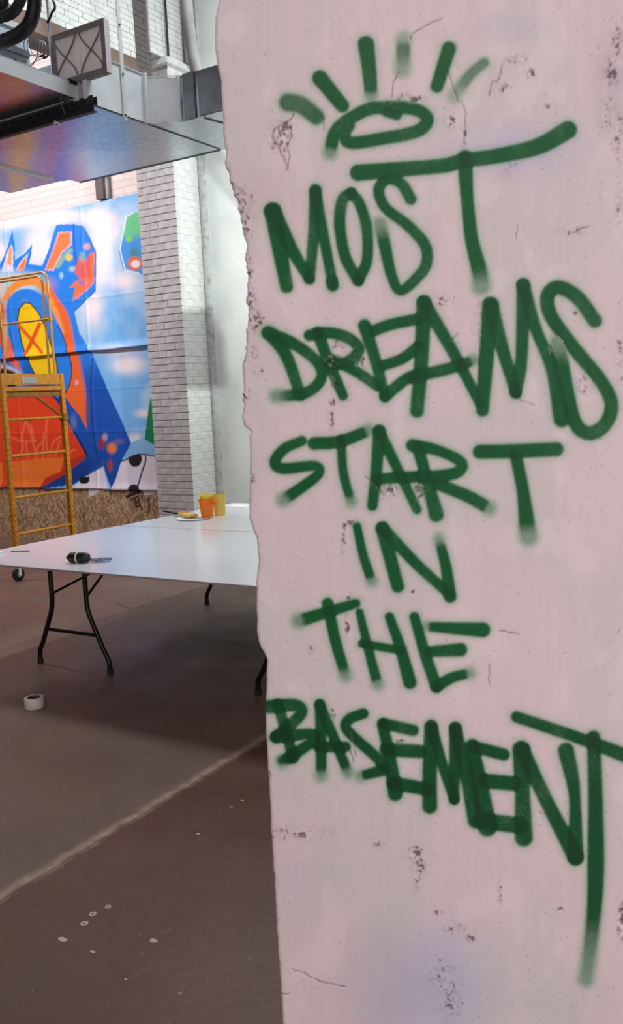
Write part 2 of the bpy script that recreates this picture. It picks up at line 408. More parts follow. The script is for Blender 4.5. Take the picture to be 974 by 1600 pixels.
local(MB().box(-6.49, -6.243, 7.4, 8.0, PTOP + .05, 7.5), UO).build('upper_pier_core', M['brick_grey'], uw)
# vertical pipe above the pier and thin conduit
t = thing('downpipe', 'round grey vertical pipe rising from the top of the brick pier', 'pipe', (-6.13, 7.92, 5.15))
MB().tube([(0, 0, 0), (0, 0, 2.35)], .068, 20).build('pipe', M['pipe'], t, smooth=True)
MB().tube([(0, 0, 1.55), (0, 0, 1.62)], .078, 20).build('collar', M['pipe'], t, smooth=True)
tag(MB().tube([(-6.19, 7.62, 5.16), (-6.19, 7.63, 7.5)], .012, 8).build('conduit', M['strut'], smooth=True), 'thin dark conduit running up the pale brick above the pier', 'conduit')
t = thing('steel_post', 'short brown steel post showing between the mural top and the duct', 'post', (-7.43, 7.825, 3.957))
MB().box(-.06, .06, -.05, .028, 0, 3.6).build('post_web', M['column'], t, bevel=.004)
MB().box(.062, .1, -.02, .028, 0, 3.6).build('post_flange', M['plaster_rough'], t)

# ------------------------------------------------------------------ the graffiti pillar
YP = 1.2
LEFT = [(0, 334), (15, 331), (30, 328), (60, 327), (100, 331), (130, 337), (160, 338), (205, 341), (240, 344), (262, 345), (280, 349), (300, 356), (315, 362), (335, 368), (355, 372), (380, 375), (406, 377), (445, 379), (498, 378), (537, 379), (563, 372), (590, 370), (642, 372), (663, 373), (674, 381), (721, 383), (784, 382), (811, 382), (830, 389), (840, 394), (877, 396), (900, 394), (929, 393), (960, 393), (990, 394), (1008, 398), (1020, 405), (1031, 410), (1067, 409), (1113, 407), (1170, 409), (1241, 414), (1298, 416), (1364, 421), (1441, 425), (1518, 430), (1600, 435)]
lz = []; lx = []
for y, x in LEFT:
    p = at(x, y, 1, YP); lz.append(p[2]); lx.append(p[0])
o_ = np.argsort(lz); lz = np.array(lz)[o_]; lx = np.array(lx)[o_]
STEP = .00185
zs = np.concatenate([np.linspace(0, .44, 12), np.arange(.45, 2.29, STEP), np.linspace(2.3, 2.7, 30), np.linspace(2.8, 7.5, 12)])
xl = np.interp(zs, lz, lx) + .004 * (fbm(zs * 30, zs * 0 + 3, 4, 2) - .5) + np.where((zs > 1.55) & (zs < 2.0), .015 * (fbm(zs * 60, zs * 0 + 9, 3, 4) - .5), 0)
XR = -.232
xr = XR + .01 * (fbm(zs * 18, zs * 0 + 1, 4, 8) - .5)
lead = [(0, .62), (0, .05), (.0012, .028), (.0035, .012), (.0075, .004), (.013, .0006)]
nf = 350
cols_x = []; cols_y = []
for dx, dy in lead: cols_x.append(xl + dx); cols_y.append(np.full(len(zs), YP + dy))
for i in range(nf):
    u = i / (nf - 1); cols_x.append(xl + .016 + u * (xr - xl - .032)); cols_y.append(np.full(len(zs), YP))
for dx, dy in lead[::-1]: cols_x.append(xr - dx); cols_y.append(np.full(len(zs), YP + dy))
PXg = np.stack(cols_x, 1); PYg = np.stack(cols_y, 1); PZg = np.repeat(zs[:, None], PXg.shape[1], 1)
base = np.stack([PXg, np.minimum(PYg, YP + .05), PZg], -1)
px, py = to_px(base)
front = (PYg < YP + .055).astype(float)
dens = np.zeros(px.shape); halo = np.zeros(px.shape)
def spray(pts, wd, soft=2.9, a=1.0, f0=0, f1=0, smooth=True):
    ws = [v * 1.10 + .6 for v in (wd if isinstance(wd, (list, tuple)) else [wd, wd])]
    P = smooth_path(pts, 6) if (smooth and len(pts) > 2) else pts
    P = np.array(P); m_ = max(ws) + 16
    k = (px > P[:, 0].min() - m_) & (px < P[:, 0].max() + m_) & (py > P[:, 1].min() - m_) & (py < P[:, 1].max() + m_) & (front > 0)
    if not k.any(): return
    D, HW, T = seg_dist(px[k], py[k], P, ws)
    fe = np.ones(D.shape)
    if f0: fe *= sst(-.3 * f0, f0 * 1.25, T)
    if f1: fe *= sst(-.3 * f1, f1 * 1.3, 1 - T)
    sf = soft + (1 - fe) * 4.5
    al = sst(0, 1, (HW + sf - D) / (2 * sf)) * (.58 + .42 * fe) * a
    al *= 1 - .10 * vnoise(px[k] / 2.2, py[k] / 2.2, 3)
    core = sst(0, 1, (HW * .75 + 3 - D) / 6) * fe
    dens[k] = dens[k] * (1 - al) + al + .36 * np.minimum(dens[k], 1) * al + .20 * core * al * vnoise(px[k] / 30, py[k] / 40, 33)
    halo[k] = np.maximum(halo[k], .30 * a * np.exp(-(np.maximum(D - HW, 0) / 6.5) ** 2))
S = spray
# eye with lashes
S([(450, 160), (470, 164), (494, 182)], [26, 24], 4, .93); S([(500, 122), (535, 165)], [23, 20], 2.5); S([(572, 69), (577, 110), (580, 150)], [24, 18], 2.5, f1=.1)
S([(631, 62), (629, 108)], 21, 4, .82, f1=.5, f0=.2); S([(702, 76), (683, 135)], [21, 19], 3); S([(757, 98), (734, 118), (710, 150)], [15, 17], 4, .75, f1=.35)
S([(516, 238), (523, 209), (540, 190), (572, 172), (597, 168), (628, 168), (652, 172), (667, 183), (664, 196), (646, 207), (600, 216), (550, 223), (538, 210), (545, 195)], 19, f0=.03); S([(604, 175), (620, 180)], 15)
# MOST
S([(560, 270), (620, 265), (692, 259), (725, 251), (770, 245), (820, 235), (852, 224), (888, 203)], [24, 21, 22, 26], 2.4)
S([(727, 246), (730, 303), (737, 370), (749, 420), (753, 447)], [22, 19, 20, 25], 2.6, f1=.14)
S([(426, 330), (438, 395), (448, 448)], [25, 19], smooth=False); S([(426, 330), (455, 388), (483, 436)], [24, 15], smooth=False); S([(484, 436), (491, 360), (493, 297)], [15, 18], smooth=False); S([(493, 300), (504, 360), (520, 443)], [17, 15]); S([(519, 440), (520, 446)], 18)
S([(549, 302), (536, 312), (531, 340), (533, 370), (541, 405), (560, 438)], 17); S([(560, 438), (574, 405), (573, 355), (562, 318), (549, 302)], 16)
S([(642, 311), (627, 287), (606, 280), (592, 297), (603, 325), (636, 351), (664, 382), (667, 411), (652, 434), (626, 454), (612, 429), (602, 386), (594, 350)], [17, 16, 17, 15, 20], f1=.07)
# DREAMS
S([(421, 520), (448, 556), (470, 618)], [20, 16], 3, f0=.05); S([(419, 520), (461, 538), (496, 566), (502, 592), (478, 614), (432, 619)], [19, 16, 17], 2.8, f1=.1)
S([(484, 524), (513, 520), (544, 528), (561, 546), (544, 565), (513, 571)], 17, 2.6); S([(497, 520), (514, 566), (536, 618)], [18, 15], 2.6); S([(518, 562), (556, 580), (590, 603)], 16, 2.8)
S([(570, 509), (587, 563), (602, 619)], [19, 15]); S([(584, 517), (612, 507), (656, 498)], 17, 2.8); S([(600, 571), (630, 560), (654, 541)], 16, 2.8); S([(602, 620), (620, 604), (640, 590), (672, 583), (705, 575), (741, 563)], [17, 17, 18, 16], f1=.05)
S([(663, 473), (659, 560), (652, 642)], [22, 20]); S([(663, 473), (710, 553), (750, 630)], [20, 15]); S([(645, 590), (660, 584)], 18)
S([(767, 476), (760, 563), (754, 641)], [24, 22, 19]); S([(768, 478), (784, 540), (806, 612)], [22, 17]); S([(806, 614), (815, 560), (818, 445)], [18, 19]); S([(818, 446), (836, 510), (864, 580), (878, 655)], [20, 17, 24])
S([(930, 501), (903, 465), (873, 449), (856, 463), (862, 495), (899, 546), (940, 596), (956, 633), (945, 664), (921, 677), (899, 660), (884, 603), (872, 535)], [21, 21, 20, 21, 24], f1=.07)
# START
S([(472, 689), (445, 701), (430, 722), (444, 732), (491, 728), (498, 740), (474, 760), (443, 781)], [15, 17, 15, 18], f1=.06); S([(491, 693), (531, 690), (576, 673)], [19, 17], f1=.08); S([(533, 687), (537, 740), (549, 784)], [14, 14], f1=.12)
S([(593, 674), (588, 742), (582, 790)], [19, 16]); S([(593, 674), (624, 738), (652, 796)], [17, 14]); S([(590, 749), (625, 746), (664, 745)], 17)
S([(645, 696), (678, 702), (712, 716), (722, 729), (706, 741), (655, 746)], [19, 16, 18, 18]); S([(653, 699), (666, 744), (682, 804)], [18, 17, 22]); S([(684, 756), (732, 776), (764, 794)], [18, 19], f1=.08)
S([(750, 706), (800, 705), (870, 702)], 21); S([(806, 710), (818, 770), (826, 838)], [18, 19, 26], f1=.16)
# IN
S([(558, 823), (568, 868), (581, 908)], [13, 15], f1=.1); S([(598, 826), (622, 916)], [20, 19]); S([(598, 825), (650, 880), (702, 928)], [18, 15]); S([(704, 932), (697, 885), (686, 842)], [19, 14], f1=.15)
# THE
S([(468, 970), (510, 957), (556, 943)], [20, 14], f0=.1); S([(512, 943), (524, 1000), (540, 1056)], [17, 16], f1=.12); S([(562, 957), (572, 1000), (590, 1068)], [12, 16], f1=.06); S([(566, 1006), (590, 1010), (627, 1016)], 13)
S([(609, 964), (626, 1012), (641, 1066)], [14, 20]); S([(648, 964), (664, 1020), (682, 1072)], [15, 18]); S([(668, 979), (715, 982), (755, 984)], [14, 22], f0=.06); S([(673, 1018), (720, 1015)], [16, 20]); S([(683, 1073), (706, 1059), (734, 1052)], [17, 15], f1=.12)
# BASEMENT
S([(422, 1104), (461, 1102), (471, 1113), (455, 1132), (430, 1151)], [20, 16], 3); S([(434, 1100), (448, 1145), (458, 1185)], 16, 3); S([(433, 1152), (485, 1147), (490, 1157), (442, 1190)], [19, 16, 18], 3, f1=.06); S([(440, 1187), (462, 1182)], 14, 4, .6)
S([(500, 1101), (502, 1150), (502, 1212)], 16, 3, f1=.1); S([(500, 1101), (524, 1158), (544, 1208)], 15, 2.6, f1=.1); S([(498, 1167), (540, 1167)], 16); S([(568, 1115), (546, 1124), (543, 1141), (585, 1180), (600, 1197)], 16); S([(600, 1203), (563, 1213)], [18, 14], f1=.15)
S([(598, 1131), (609, 1180), (618, 1240)], [17, 18, 22]); S([(602, 1131), (646, 1141)], 17); S([(604, 1171), (655, 1174)], 20, 2.8); S([(616, 1224), (667, 1233)], 20, 3)
S([(674, 1135), (672, 1200), (672, 1260)], [20, 22]); S([(675, 1136), (692, 1195), (710, 1248)], [17, 15]); S([(710, 1250), (712, 1137)], [15, 18]); S([(712, 1139), (728, 1205), (744, 1282)], [18, 20, 24])
S([(738, 1165), (750, 1225), (762, 1292)], [20, 24, 28]); S([(742, 1167), (788, 1179)], 18); S([(757, 1220), (802, 1224)], 22); S([(752, 1282), (812, 1290)], 24, 3)
S([(815, 1171), (817, 1240), (819, 1309)], [26, 22, 26]); S([(817, 1172), (856, 1255), (899, 1338)], [22, 20, 24]); S([(900, 1340), (898, 1240), (885, 1173)], [24, 17, 24])
S([(808, 1120), (879, 1144), (940, 1166), (1000, 1190)], [17, 18, 22]); S([(928, 1152), (931, 1260), (931, 1379), (926, 1450), (916, 1530)], [20, 22, 26, 22, 20], 3.5, f1=.28)
# damage: chips, pits and cracks
n1 = fbm(px / 7, py / 9, 4, 20); n2 = fbm(px / 3.2, py / 4.2, 3, 31); dmg = np.zeros(px.shape)
SPOTS = [(352, 283, 9, 16, 1), (372, 318, 16, 20, 1), (382, 350, 12, 14, .9), (379, 385, 7, 30, .9), (384, 430, 8, 40, .85), (390, 480, 9, 22, .85), (401, 500, 8, 14, 1), (377, 557, 6, 7, 1.3), (396, 553, 5, 9, 1.3), (403, 577, 7, 5, 1), (383, 617, 6, 8, 1), (372, 634, 5, 5, .9), (371, 608, 3, 6, .9), (392, 740, 7, 14, .8), (386, 772, 6, 8, .8),
    (438, 212, 14, 20, .95), (446, 198, 8, 8, 1.1), (640, 156, 24, 7, .8), (808, 92, 16, 6, .75), (829, 114, 6, 6, 1.4), (705, 190, 8, 10, .85), (725, 212, 4, 14, .9), (785, 138, 12, 8, .6), (964, 60, 10, 35, .65), (957, 112, 10, 20, .85), (950, 180, 7, 20, .85), (968, 215, 8, 36, .7), (967, 320, 5, 24, .6), (971, 560, 5, 40, .65),
    (520, 632, 6, 7, 1.3), (518, 655, 4, 20, .85), (519, 592, 5, 10, 1.1), (521, 560, 9, 12, 1), (560, 566, 10, 9, .9), (528, 545, 10, 10, .8), (655, 768, 8, 18, .9), (612, 765, 14, 10, .75), (548, 816, 8, 5, 1.1), (536, 832, 4, 26, .9), (545, 936, 5, 5, 1.2), (542, 975, 3, 14, .8), (488, 1015, 5, 5, .8), (690, 470, 14, 8, .75), (750, 495, 5, 20, .75), (860, 545, 6, 8, .9), (913, 605, 12, 22, .65), (895, 360, 22, 7, .6), (796, 262, 10, 12, .55),
    (648, 1333, 9, 8, 1.2), (656, 1352, 7, 14, 1), (653, 1378, 4, 9, 1.1), (684, 1425, 6, 3, 1.2), (712, 1452, 13, 6, .9), (736, 1466, 7, 4, .95), (690, 1530, 16, 22, .62), (704, 1560, 14, 26, .6), (782, 1395, 3, 18, .7), (876, 1421, 5, 3, .9), (972, 1440, 7, 26, 1), (455, 1302, 50, 10, .5), (590, 1318, 9, 5, .7), (845, 1271, 6, 3, 1.1), (520, 1118, 4, 10, 1), (627, 1160, 7, 5, .9), (898, 490, 2, 2, 2), (645, 925, 2.2, 2.2, 2), (505, 187, 2.2, 2.2, 2), (856, 166, 3, 3, 1.5), (930, 1180, 3, 2, .8), (421, 1208, 4, 10, .5), (755, 817, 2, 2, 1.5)]
for cx_, cy_, rx, ry, s_ in SPOTS:
    g_ = np.exp(-(((px - cx_) / rx) ** 2 + ((py - cy_) / ry) ** 2) * .7); dmg = np.maximum(dmg, g_ * s_)
pit = sst(.47, .66, dmg * .60 + (n2 - .5) * 1.15 + (n1 - .5) * .6) * (dmg > .12)
rough_zone = np.clip(dmg * 1.2, 0, 1)
crack = np.zeros(px.shape)
CR = [[(640, 60), (652, 48), (665, 40), (690, 28)], [(700, 110), (712, 150), (722, 162), (728, 182), (725, 225)], [(426, 205), (424, 215), (433, 224), (437, 238), (446, 252), (449, 268)], [(431, 196), (440, 205), (452, 200), (455, 212), (449, 228), (452, 245), (447, 266)], [(426, 208), (436, 196), (458, 182), (459, 176)], [(764, 150), (768, 128), (778, 126), (786, 100)],
      [(895, 365), (920, 352)], [(505, 190), (507, 205)], [(612, 150), (614, 130), (622, 112)], [(613, 561), (640, 545), (648, 538)], [(458, 1515), (472, 1520), (500, 1532), (540, 1542)], [(436, 1552), (452, 1553)], [(520, 588), (524, 600), (530, 606)], [(810, 350), (806, 372)], [(800, 620), (835, 632)], [(570, 745), (590, 760), (600, 775)], [(780, 985), (810, 990)], [(764, 1040), (765, 1068)], [(548, 1140), (556, 1180)], [(545, 1170), (552, 1190)], [(716, 520), (704, 532)]]
for c_ in CR:
    jt = [(a + rng.uniform(-1.5, 1.5), b + rng.uniform(-1.5, 1.5)) for a, b in smooth_path(c_, 4)]
    D, HW, T = seg_dist(px, py, jt, [1.3, 1.3]); crack = np.maximum(crack, sst(1.7, .4, D) * (.45 + .55 * vnoise(px / 5, py / 5, 6)))
tiny = (vnoise(px / 2.0, py / 2.0, 40) > .955) & (fbm(px / 50, py / 50, 3, 44) > .47)
crack = np.maximum(crack, tiny * .5)
# colours of the paint on the concrete
pinkish = LIN(211, 194, 197); greyish = LIN(203, 193, 193); bluish = LIN(184, 182, 200); lilac = LIN(186, 178, 202); fill = LIN(220, 206, 206)
mixv = sst(.35, .65, fbm(px / 120, py / 260, 4, 50))[..., None]
col = pinkish * mixv + greyish * (1 - mixv)
streak = (fbm(px / 6, py / 160, 3, 60) - .5)[..., None]; col = col * (1 + .05 * streak)
patch = sst(.55, .75, fbm(px / 50, py / 80, 4, 52))[..., None]; col = col * (1 - patch * .5) + fill * patch * .5
def blob(cx_, cy_, rx, ry, c, a, n=.5):
    global col
    g_ = np.exp(-(((px - cx_) / rx) ** 2 + ((py - cy_) / ry) ** 2) ** 1.3) * (1 + n * (fbm(px / 20, py / 20, 3, 9) - .5)); g_ = np.clip(g_ * a, 0, 1)[..., None]; col = col * (1 - g_) + c * g_
blob(690, 1555, 82, 105, LIN(180, 182, 202), .85, .25); blob(600, 1545, 70, 90, LIN(170, 168, 186), .45); blob(800, 235, 110, 45, lilac, .6, 1.5); blob(600, 90, 20, 18, LIN(186, 184, 190), .3)
blob(800, 45, 60, 25, bluish, .4); blob(880, 1570, 90, 45, LIN(186, 182, 186), .5); blob(960, 120, 30, 90, LIN(168, 162, 172), .5, 2); blob(395, 300, 60, 40, LIN(196, 178, 178), .4); blob(470, 1380, 60, 60, LIN(190, 184, 194), .3); blob(385, 1010, 30, 60, LIN(190, 182, 184), .4)
col = col * (1 - .28 * (pit * (1 - np.clip(dens, 0, 1) * .3))[..., None])
mot = (np.clip(rough_zone * 1.3, 0, 1) * sst(.42, .60, .5 * n1 + .5 * n2) * .55)[..., None]; col = col * (1 - mot) + LIN(158, 136, 138) * mot
dark = LIN(92, 72, 74); pd = (np.clip(pit * sst(.40, .75, n2 + pit * .18), 0, 1) * .75)[..., None]
col = col * (1 - pd) + dark * pd
g_lo, g_mid, g_hi = LIN(34, 138, 78), LIN(3, 88, 43), LIN(0, 56, 26)
d1 = np.clip(dens, 0, 1)[..., None]; d2 = np.clip((dens - .95 + .22 * sst(1040, 1140, py)) / .70, 0, 1)[..., None]
d1 = d1 * (1 - .75 * (pit * (n2 > .5))[..., None])
gcol = g_lo * (1 - sst(.2, .9, d1)) + g_mid * sst(.2, .9, d1); gcol = gcol * (1 - d2) + g_hi * d2
gcol = gcol * (1 + .16 * (fbm(px / 14, py / 30, 3, 71) - .5)[..., None])
hz_ = np.clip(halo * (.5 + vnoise(px / 1.8, py / 1.8, 12)), 0, 1)[..., None]
col = col * (1 - hz_) + LIN(90, 158, 122) * hz_
col = col * (1 - d1) + gcol * d1
crk = (crack * .75)[..., None]; col = col * (1 - crk) + LIN(70, 56, 56) * crk
rgba = np.concatenate([np.clip(col, 0, 1), d1], -1)
disp = .0022 * (fbm(px / 90, py / 140, 4, 80) - .5) + .0004 * (fbm(px / 9, py / 22, 3, 81) - .5) - .0030 * pit * (.5 + n2) - .0016 * crack + .0035 * rough_zone * (n1 - .45)
edge = np.exp(-((px - np.interp(py, [y for y, x in LEFT], [x for y, x in LEFT])) / 14) ** 2); disp = disp - .004 * edge * (n1 - .35)
fin = (zs > .4)[:, None] & (PYg < YP + .045)
PYg = PYg - np.where(fin, disp, 0)
pillar = thing('concrete_pillar', 'wide pinkish-white painted concrete pillar in front, chipped, covered with green spray-painted words under an eye', 'pillar', (-.55, YP + .3, 0))
PO = np.array([-.55, YP + .3, 0])
grid_obj('pillar_body', np.stack([PXg, PYg, PZg], -1) - PO, rgba, attr_mat('painted_concrete', .74, .00035, 120, .55), pillar)
n_ = len(zs); bk = MB(); bk.add([(xl[0] - PO[0], .32, 0), (xr[0] - PO[0], .32, 0), (xr[-1] - PO[0], .32, 7.5), (xl[-1] - PO[0], .32, 7.5)], [(0, 1, 2, 3)])
bk.build('pillar_back', M['room'], pillar)

# ------------------------------------------------------------------ the mural, painted on hung sheets
MY = 7.835
MXR, MXL, MZ0, MZS, MZ1 = -6.80, -12.0, .655, 2.29, 3.95
def mural_colour(X, Z):
    P = np.stack([X, np.full(X.shape, 7.86), Z], -1)
    cx_ = -9.45                                   # the painted creature is symmetric about its nose
    mirror = X < cx_; Xm = np.where(mirror, 2 * cx_ - X, X); Q = np.stack([Xm, P[..., 1], Z], -1); x, y = to_px(Q); xo, yo = to_px(P)
    n = fbm(X * 2.1, Z * 2.6, 4, 5)
    sky = LIN(120, 186, 246); pale = LIN(176, 214, 250); white = LIN(250, 240, 246)
    c = np.broadcast_to(sky, x.shape + (3,)).copy()
    def over(c, col_, a): a = np.clip(a, 0, 1)[..., None]; return c * (1 - a) + np.asarray(col_) * a
    c = over(c, pale, sst(.35, .7, n))
    for bx, by, rx, ry, a in ((160, 345, 26, 14, 1.1), (172, 362, 18, 16, 1.1), (160, 395, 17, 60, 1.1), (150, 480, 14, 26, .9), (197, 440, 20, 13, .9), (66, 385, 22, 34, 1.2), (0, 395, 18, 14, 1), (10, 345, 60, 12, 1.1), (90, 340, 36, 12, 1), (205, 570, 26, 14, 1.1), (228, 646, 12, 6, .9), (214, 686, 12, 9, .8), (190, 548, 30, 8, .7)):
        r = ((x - bx) / rx) ** 2 + ((y - by) / ry) ** 2; c = over(c, white, a * np.exp(-r ** 1.2 * .8) * (.7 + .8 * n))
    c = over(c, LIN(236, 240, 250), sst(335, 318, y) * sst(120, 60, x))
    def poly(c, pts, col_, a=1): return over(c, col_, inside(x, y, pts) * a)
    def stroke(c, pts, wd, col_, soft=.8, a=1, sm=True):
        ws = wd if isinstance(wd, (list, tuple)) else [wd, wd]
        Pp = smooth_path(pts, 5) if sm and len(pts) > 2 else pts
        D, HW, T = seg_dist(x, y, Pp, ws); return over(c, col_, a * sst(-soft, soft, HW - D))
    def ell(c, cx, cy, rx, ry, col_, soft=.15, a=1):
        return over(c, col_, a * sst(1 + soft, 1 - soft, np.sqrt(((x - cx) / rx) ** 2 + ((y - cy) / ry) ** 2)))
    B1, B2, B3 = LIN(36, 134, 242), LIN(16, 84, 186), LIN(14, 46, 120); OR, OR2, RED = LIN(250, 132, 72), LIN(246, 106, 42), LIN(236, 66, 26)
    # body
    body = [(92, 352), (118, 351), (133, 354), (145, 374), (154, 395), (153, 455), (120, 487), (128, 520), (145, 548), (172, 610), (208, 692), (192, 721), (186, 745), (177, 762), (170, 745), (165, 727), (140, 742), (117, 757), (60, 764), (-40, 764), (-40, 420), (0, 423), (14, 395), (24, 359), (27, 385), (28, 407), (44, 396), (55, 382), (53, 400), (49, 413), (70, 416), (80, 392)]
    c = over(c, LIN(70, 130, 200), inside(x, y, body)); c = poly(c, body, B1)
    low = inside(x, y, body) * sst(540, 600, y + 20 * (n - .5)); c = over(c, B2, low)
    c = over(c, B3, inside(x, y, body) * sst(690, 750, y) * sst(215, 120, x) * .7)
    # spikes
    c = poly(c, [(6, 426), (14, 400), (22, 382), (25, 390), (25, 425)], LIN(230, 225, 245)); c = poly(c, [(16, 414), (18, 392), (23, 384), (22, 416)], LIN(246, 160, 100))
    c = poly(c, [(28, 424), (37, 408), (49, 396), (43, 420)], LIN(240, 214, 240)); c = poly(c, [(30, 424), (39, 410), (46, 401), (42, 422)], OR)
    # pale forehead with soft colours
    c = ell(c, 12, 445, 62, 22, LIN(196, 226, 240), .4, .9); c = ell(c, 0, 470, 20, 30, LIN(236, 190, 170), .5, .6); c = ell(c, 84, 446, 10, 12, LIN(150, 130, 220), .6, .7)
    c = stroke(c, [(12, 470), (22, 448), (40, 437), (62, 437), (78, 448)], [9, 13, 13], LIN(120, 200, 170), 4, .5); c = stroke(c, [(14, 466), (26, 449), (42, 441), (62, 441), (74, 452)], [10, 13, 13], LIN(252, 150, 60), 1.8)
    c = stroke(c, [(80, 452), (90, 475), (104, 500), (112, 530), (119, 560)], [9, 20, 15, 12], OR2, 2.5); c = stroke(c, [(79, 458), (92, 490), (104, 520)], [5, 9, 3], LIN(252, 170, 80), 3, .8)
    c = poly(c, [(110, 540), (127, 552), (138, 610), (140, 674), (128, 650), (114, 632), (103, 617), (113, 592), (116, 570)], OR2)
    c = stroke(c, [(126, 552), (136, 610), (140, 668)], [5, 3], LIN(130, 110, 170), 2.5, .7); c = ell(c, 123, 598, 3, 4, LIN(230, 170, 190), .4)
    # eye socket and eye
    c = stroke(c, [(44, 610), (28, 565), (22, 520), (22, 480), (34, 462), (55, 462), (74, 482), (90, 530), (102, 575), (98, 600), (92, 612)], [14, 15, 14, 16, 18, 18, 20], B1, 1.2)
    c = poly(c, [(86, 535), (110, 545), (116, 575), (112, 600), (103, 616), (90, 605)], B1)
    c = stroke(c, [(94, 508), (106, 535), (115, 575), (112, 600), (103, 618)], 1.6, LIN(40, 30, 60), .6); c = stroke(c, [(19, 515), (26, 545), (33, 575)], 1.6, LIN(70, 60, 110), .6)
    eye = [(31.5, 500), (34.5, 483), (43.5, 473), (53, 475), (65, 490), (76, 514), (86, 545), (92, 570), (94, 600), (66, 600), (50, 570), (38, 535)]
    c = poly(c, eye, LIN(254, 206, 4)); c = stroke(c, eye + eye[:1], 1.8, LIN(30, 24, 20), .6, sm=False)
    c = stroke(c, [(34, 509), (71, 551)], 5, LIN(240, 92, 28), .6); c = stroke(c, [(66, 507), (45, 553)], 6, LIN(236, 84, 26), .6)
    c = stroke(c, [(0, 468), (8, 488), (7, 520), (-2, 548)], 8, LIN(240, 90, 50), 1); c = poly(c, [(-14, 480), (0, 478), (3, 500), (-2, 540), (-14, 540)], LIN(246, 232, 232))
    c = poly(c, [(12, 520), (19, 528), (30, 560), (38, 582), (10, 560)], OR2, .9); c = ell(c, 12, 520, 4, 26, LIN(240, 200, 90), .5, .6)
    # nose
    c = ell(c, 2, 592, 36, 22, LIN(216, 206, 230)); c = ell(c, 2, 594, 33, 19, LIN(24, 16, 26))
    # mouth
    mouth = [(-40, 618), (60, 614), (84, 618), (96, 634), (120, 680), (137, 710), (134, 718), (112, 734), (84, 752), (60, 762), (20, 762), (4, 742), (-40, 742)]
    c = poly(c, mouth, RED); c = over(c, LIN(252, 122, 44), inside(x, y, [(18, 722), (60, 716), (104, 714), (98, 736), (80, 744), (66, 760), (26, 762), (20, 745)]) * 1.0)
    c = over(c, LIN(200, 52, 34), inside(x, y, [(104, 726), (136, 708), (132, 720), (100, 744), (66, 762), (74, 746), (98, 738)]))
    c = stroke(c, [(100, 634), (110, 655), (128, 690), (139, 711)], [2.2, 3.2], LIN(24, 26, 84), .8); c = stroke(c, [(74, 612), (90, 622), (100, 634)], 3, LIN(40, 30, 90), .8)
    PK = LIN(255, 128, 84)
    for s_ in ([(44, 655), (38, 680), (39, 700), (30, 716)], [(43, 656), (52, 680), (60, 714)], [(51, 664), (56, 684)], [(21, 683), (36, 689), (60, 688)], [(60, 716), (61, 700), (70, 690)], [(70, 715), (71, 692), (71, 678)], [(77, 650), (75, 680), (78, 712)], [(97, 682), (86, 692), (82, 712)], [(96, 690), (90, 712)], [(44, 690), (46, 715)], [(110, 712), (118, 702), (122, 704)], [(46, 726), (50, 740)], [(36, 728), (52, 745)]):
        c = stroke(c, s_, 2.6, PK, 1.2, .75)
    # left lower mirror of cheek, right lower body
    c = poly(c, [(139, 600), (150, 640), (152, 700), (160, 722), (148, 725), (138, 690)], B2, .8)
    c = poly(c, [(117, 757), (140, 741), (165, 716), (167, 727), (140, 745)], LIN(40, 96, 190), .7)
    c = stroke(c, [(147, 560), (146, 640), (152, 690), (157, 728)], 1.4, LIN(10, 30, 80), .6, .9)
    c = ell(c, 162, 692, 6, 9, LIN(170, 50, 40), .5, .9); c = ell(c, 178, 700, 7, 8, LIN(246, 140, 60), .5, 1); c = ell(c, 188, 690, 8, 4, LIN(140, 110, 150), .7, .7); c = ell(c, 175, 727, 4, 9, LIN(190, 70, 44), .5, .9); c = ell(c, 167, 683, 4, 6, LIN(220, 190, 220), .6, .6); c = ell(c, 118, 660, 5, 12, LIN(120, 140, 190), .7, .6); c = ell(c, 140, 640, 4, 20, LIN(110, 80, 110), .7, .5)
    # ear: orange flame and stripe
    c = poly(c, [(74, 423), (86, 392), (95, 363), (117, 362), (116, 384), (102, 396), (88, 424)], LIN(236, 180, 220)); c = poly(c, [(76, 421), (88, 392), (97, 365), (114, 364), (113, 382), (99, 395), (86, 421)], OR)
    c = stroke(c, [(94, 416), (104, 402), (114, 392)], [8, 7], LIN(150, 200, 150), 2, .8); c = ell(c, 112, 403, 5, 5, LIN(252, 210, 40), .5); c = ell(c, 100, 431, 3, 5, LIN(180, 230, 230), .5, .8); c = ell(c, 117, 421, 5, 4, LIN(190, 220, 180), .5, .8)
    c = stroke(c, [(119, 352), (120, 385), (124, 415)], 2, LIN(16, 80, 190), .8)
    c = poly(c, [(152, 395), (150, 440), (126, 468), (118, 466), (122, 448), (112, 450), (122, 440), (140, 430), (146, 396)], LIN(250, 120, 70)); c = poly(c, [(120, 425), (128, 400), (136, 408), (146, 396), (146, 432), (128, 436)], LIN(238, 96, 70), .9)
    c = ell(c, 140, 386, 5, 5, LIN(250, 170, 160), .5); c = ell(c, 133, 402, 4, 8, LIN(150, 190, 180), .6, .8); c = stroke(c, [(152, 397), (151, 440), (118, 470)], [3, 2], LIN(230, 150, 210), 1.2, .7); c = ell(c, 132, 442, 6, 4, LIN(90, 120, 230), .6, .7)
    c = stroke(c, body[2:7], 1.6, LIN(30, 90, 190), .6, sm=False)
    # white lower strip with round holes and a pole
    lowc = inside(x, y, [(208, 692), (230, 682), (262, 700), (262, 716), (230, 711), (214, 711), (192, 722)]); c = over(c, LIN(140, 196, 244), lowc)
    c = poly(c, [(192, 722), (214, 711), (230, 711), (262, 714), (262, 770), (176, 770), (184, 748)], LIN(236, 228, 244)); c = poly(c, [(112, 764), (138, 744), (164, 729), (168, 745), (173, 766), (112, 768)], LIN(236, 228, 244))
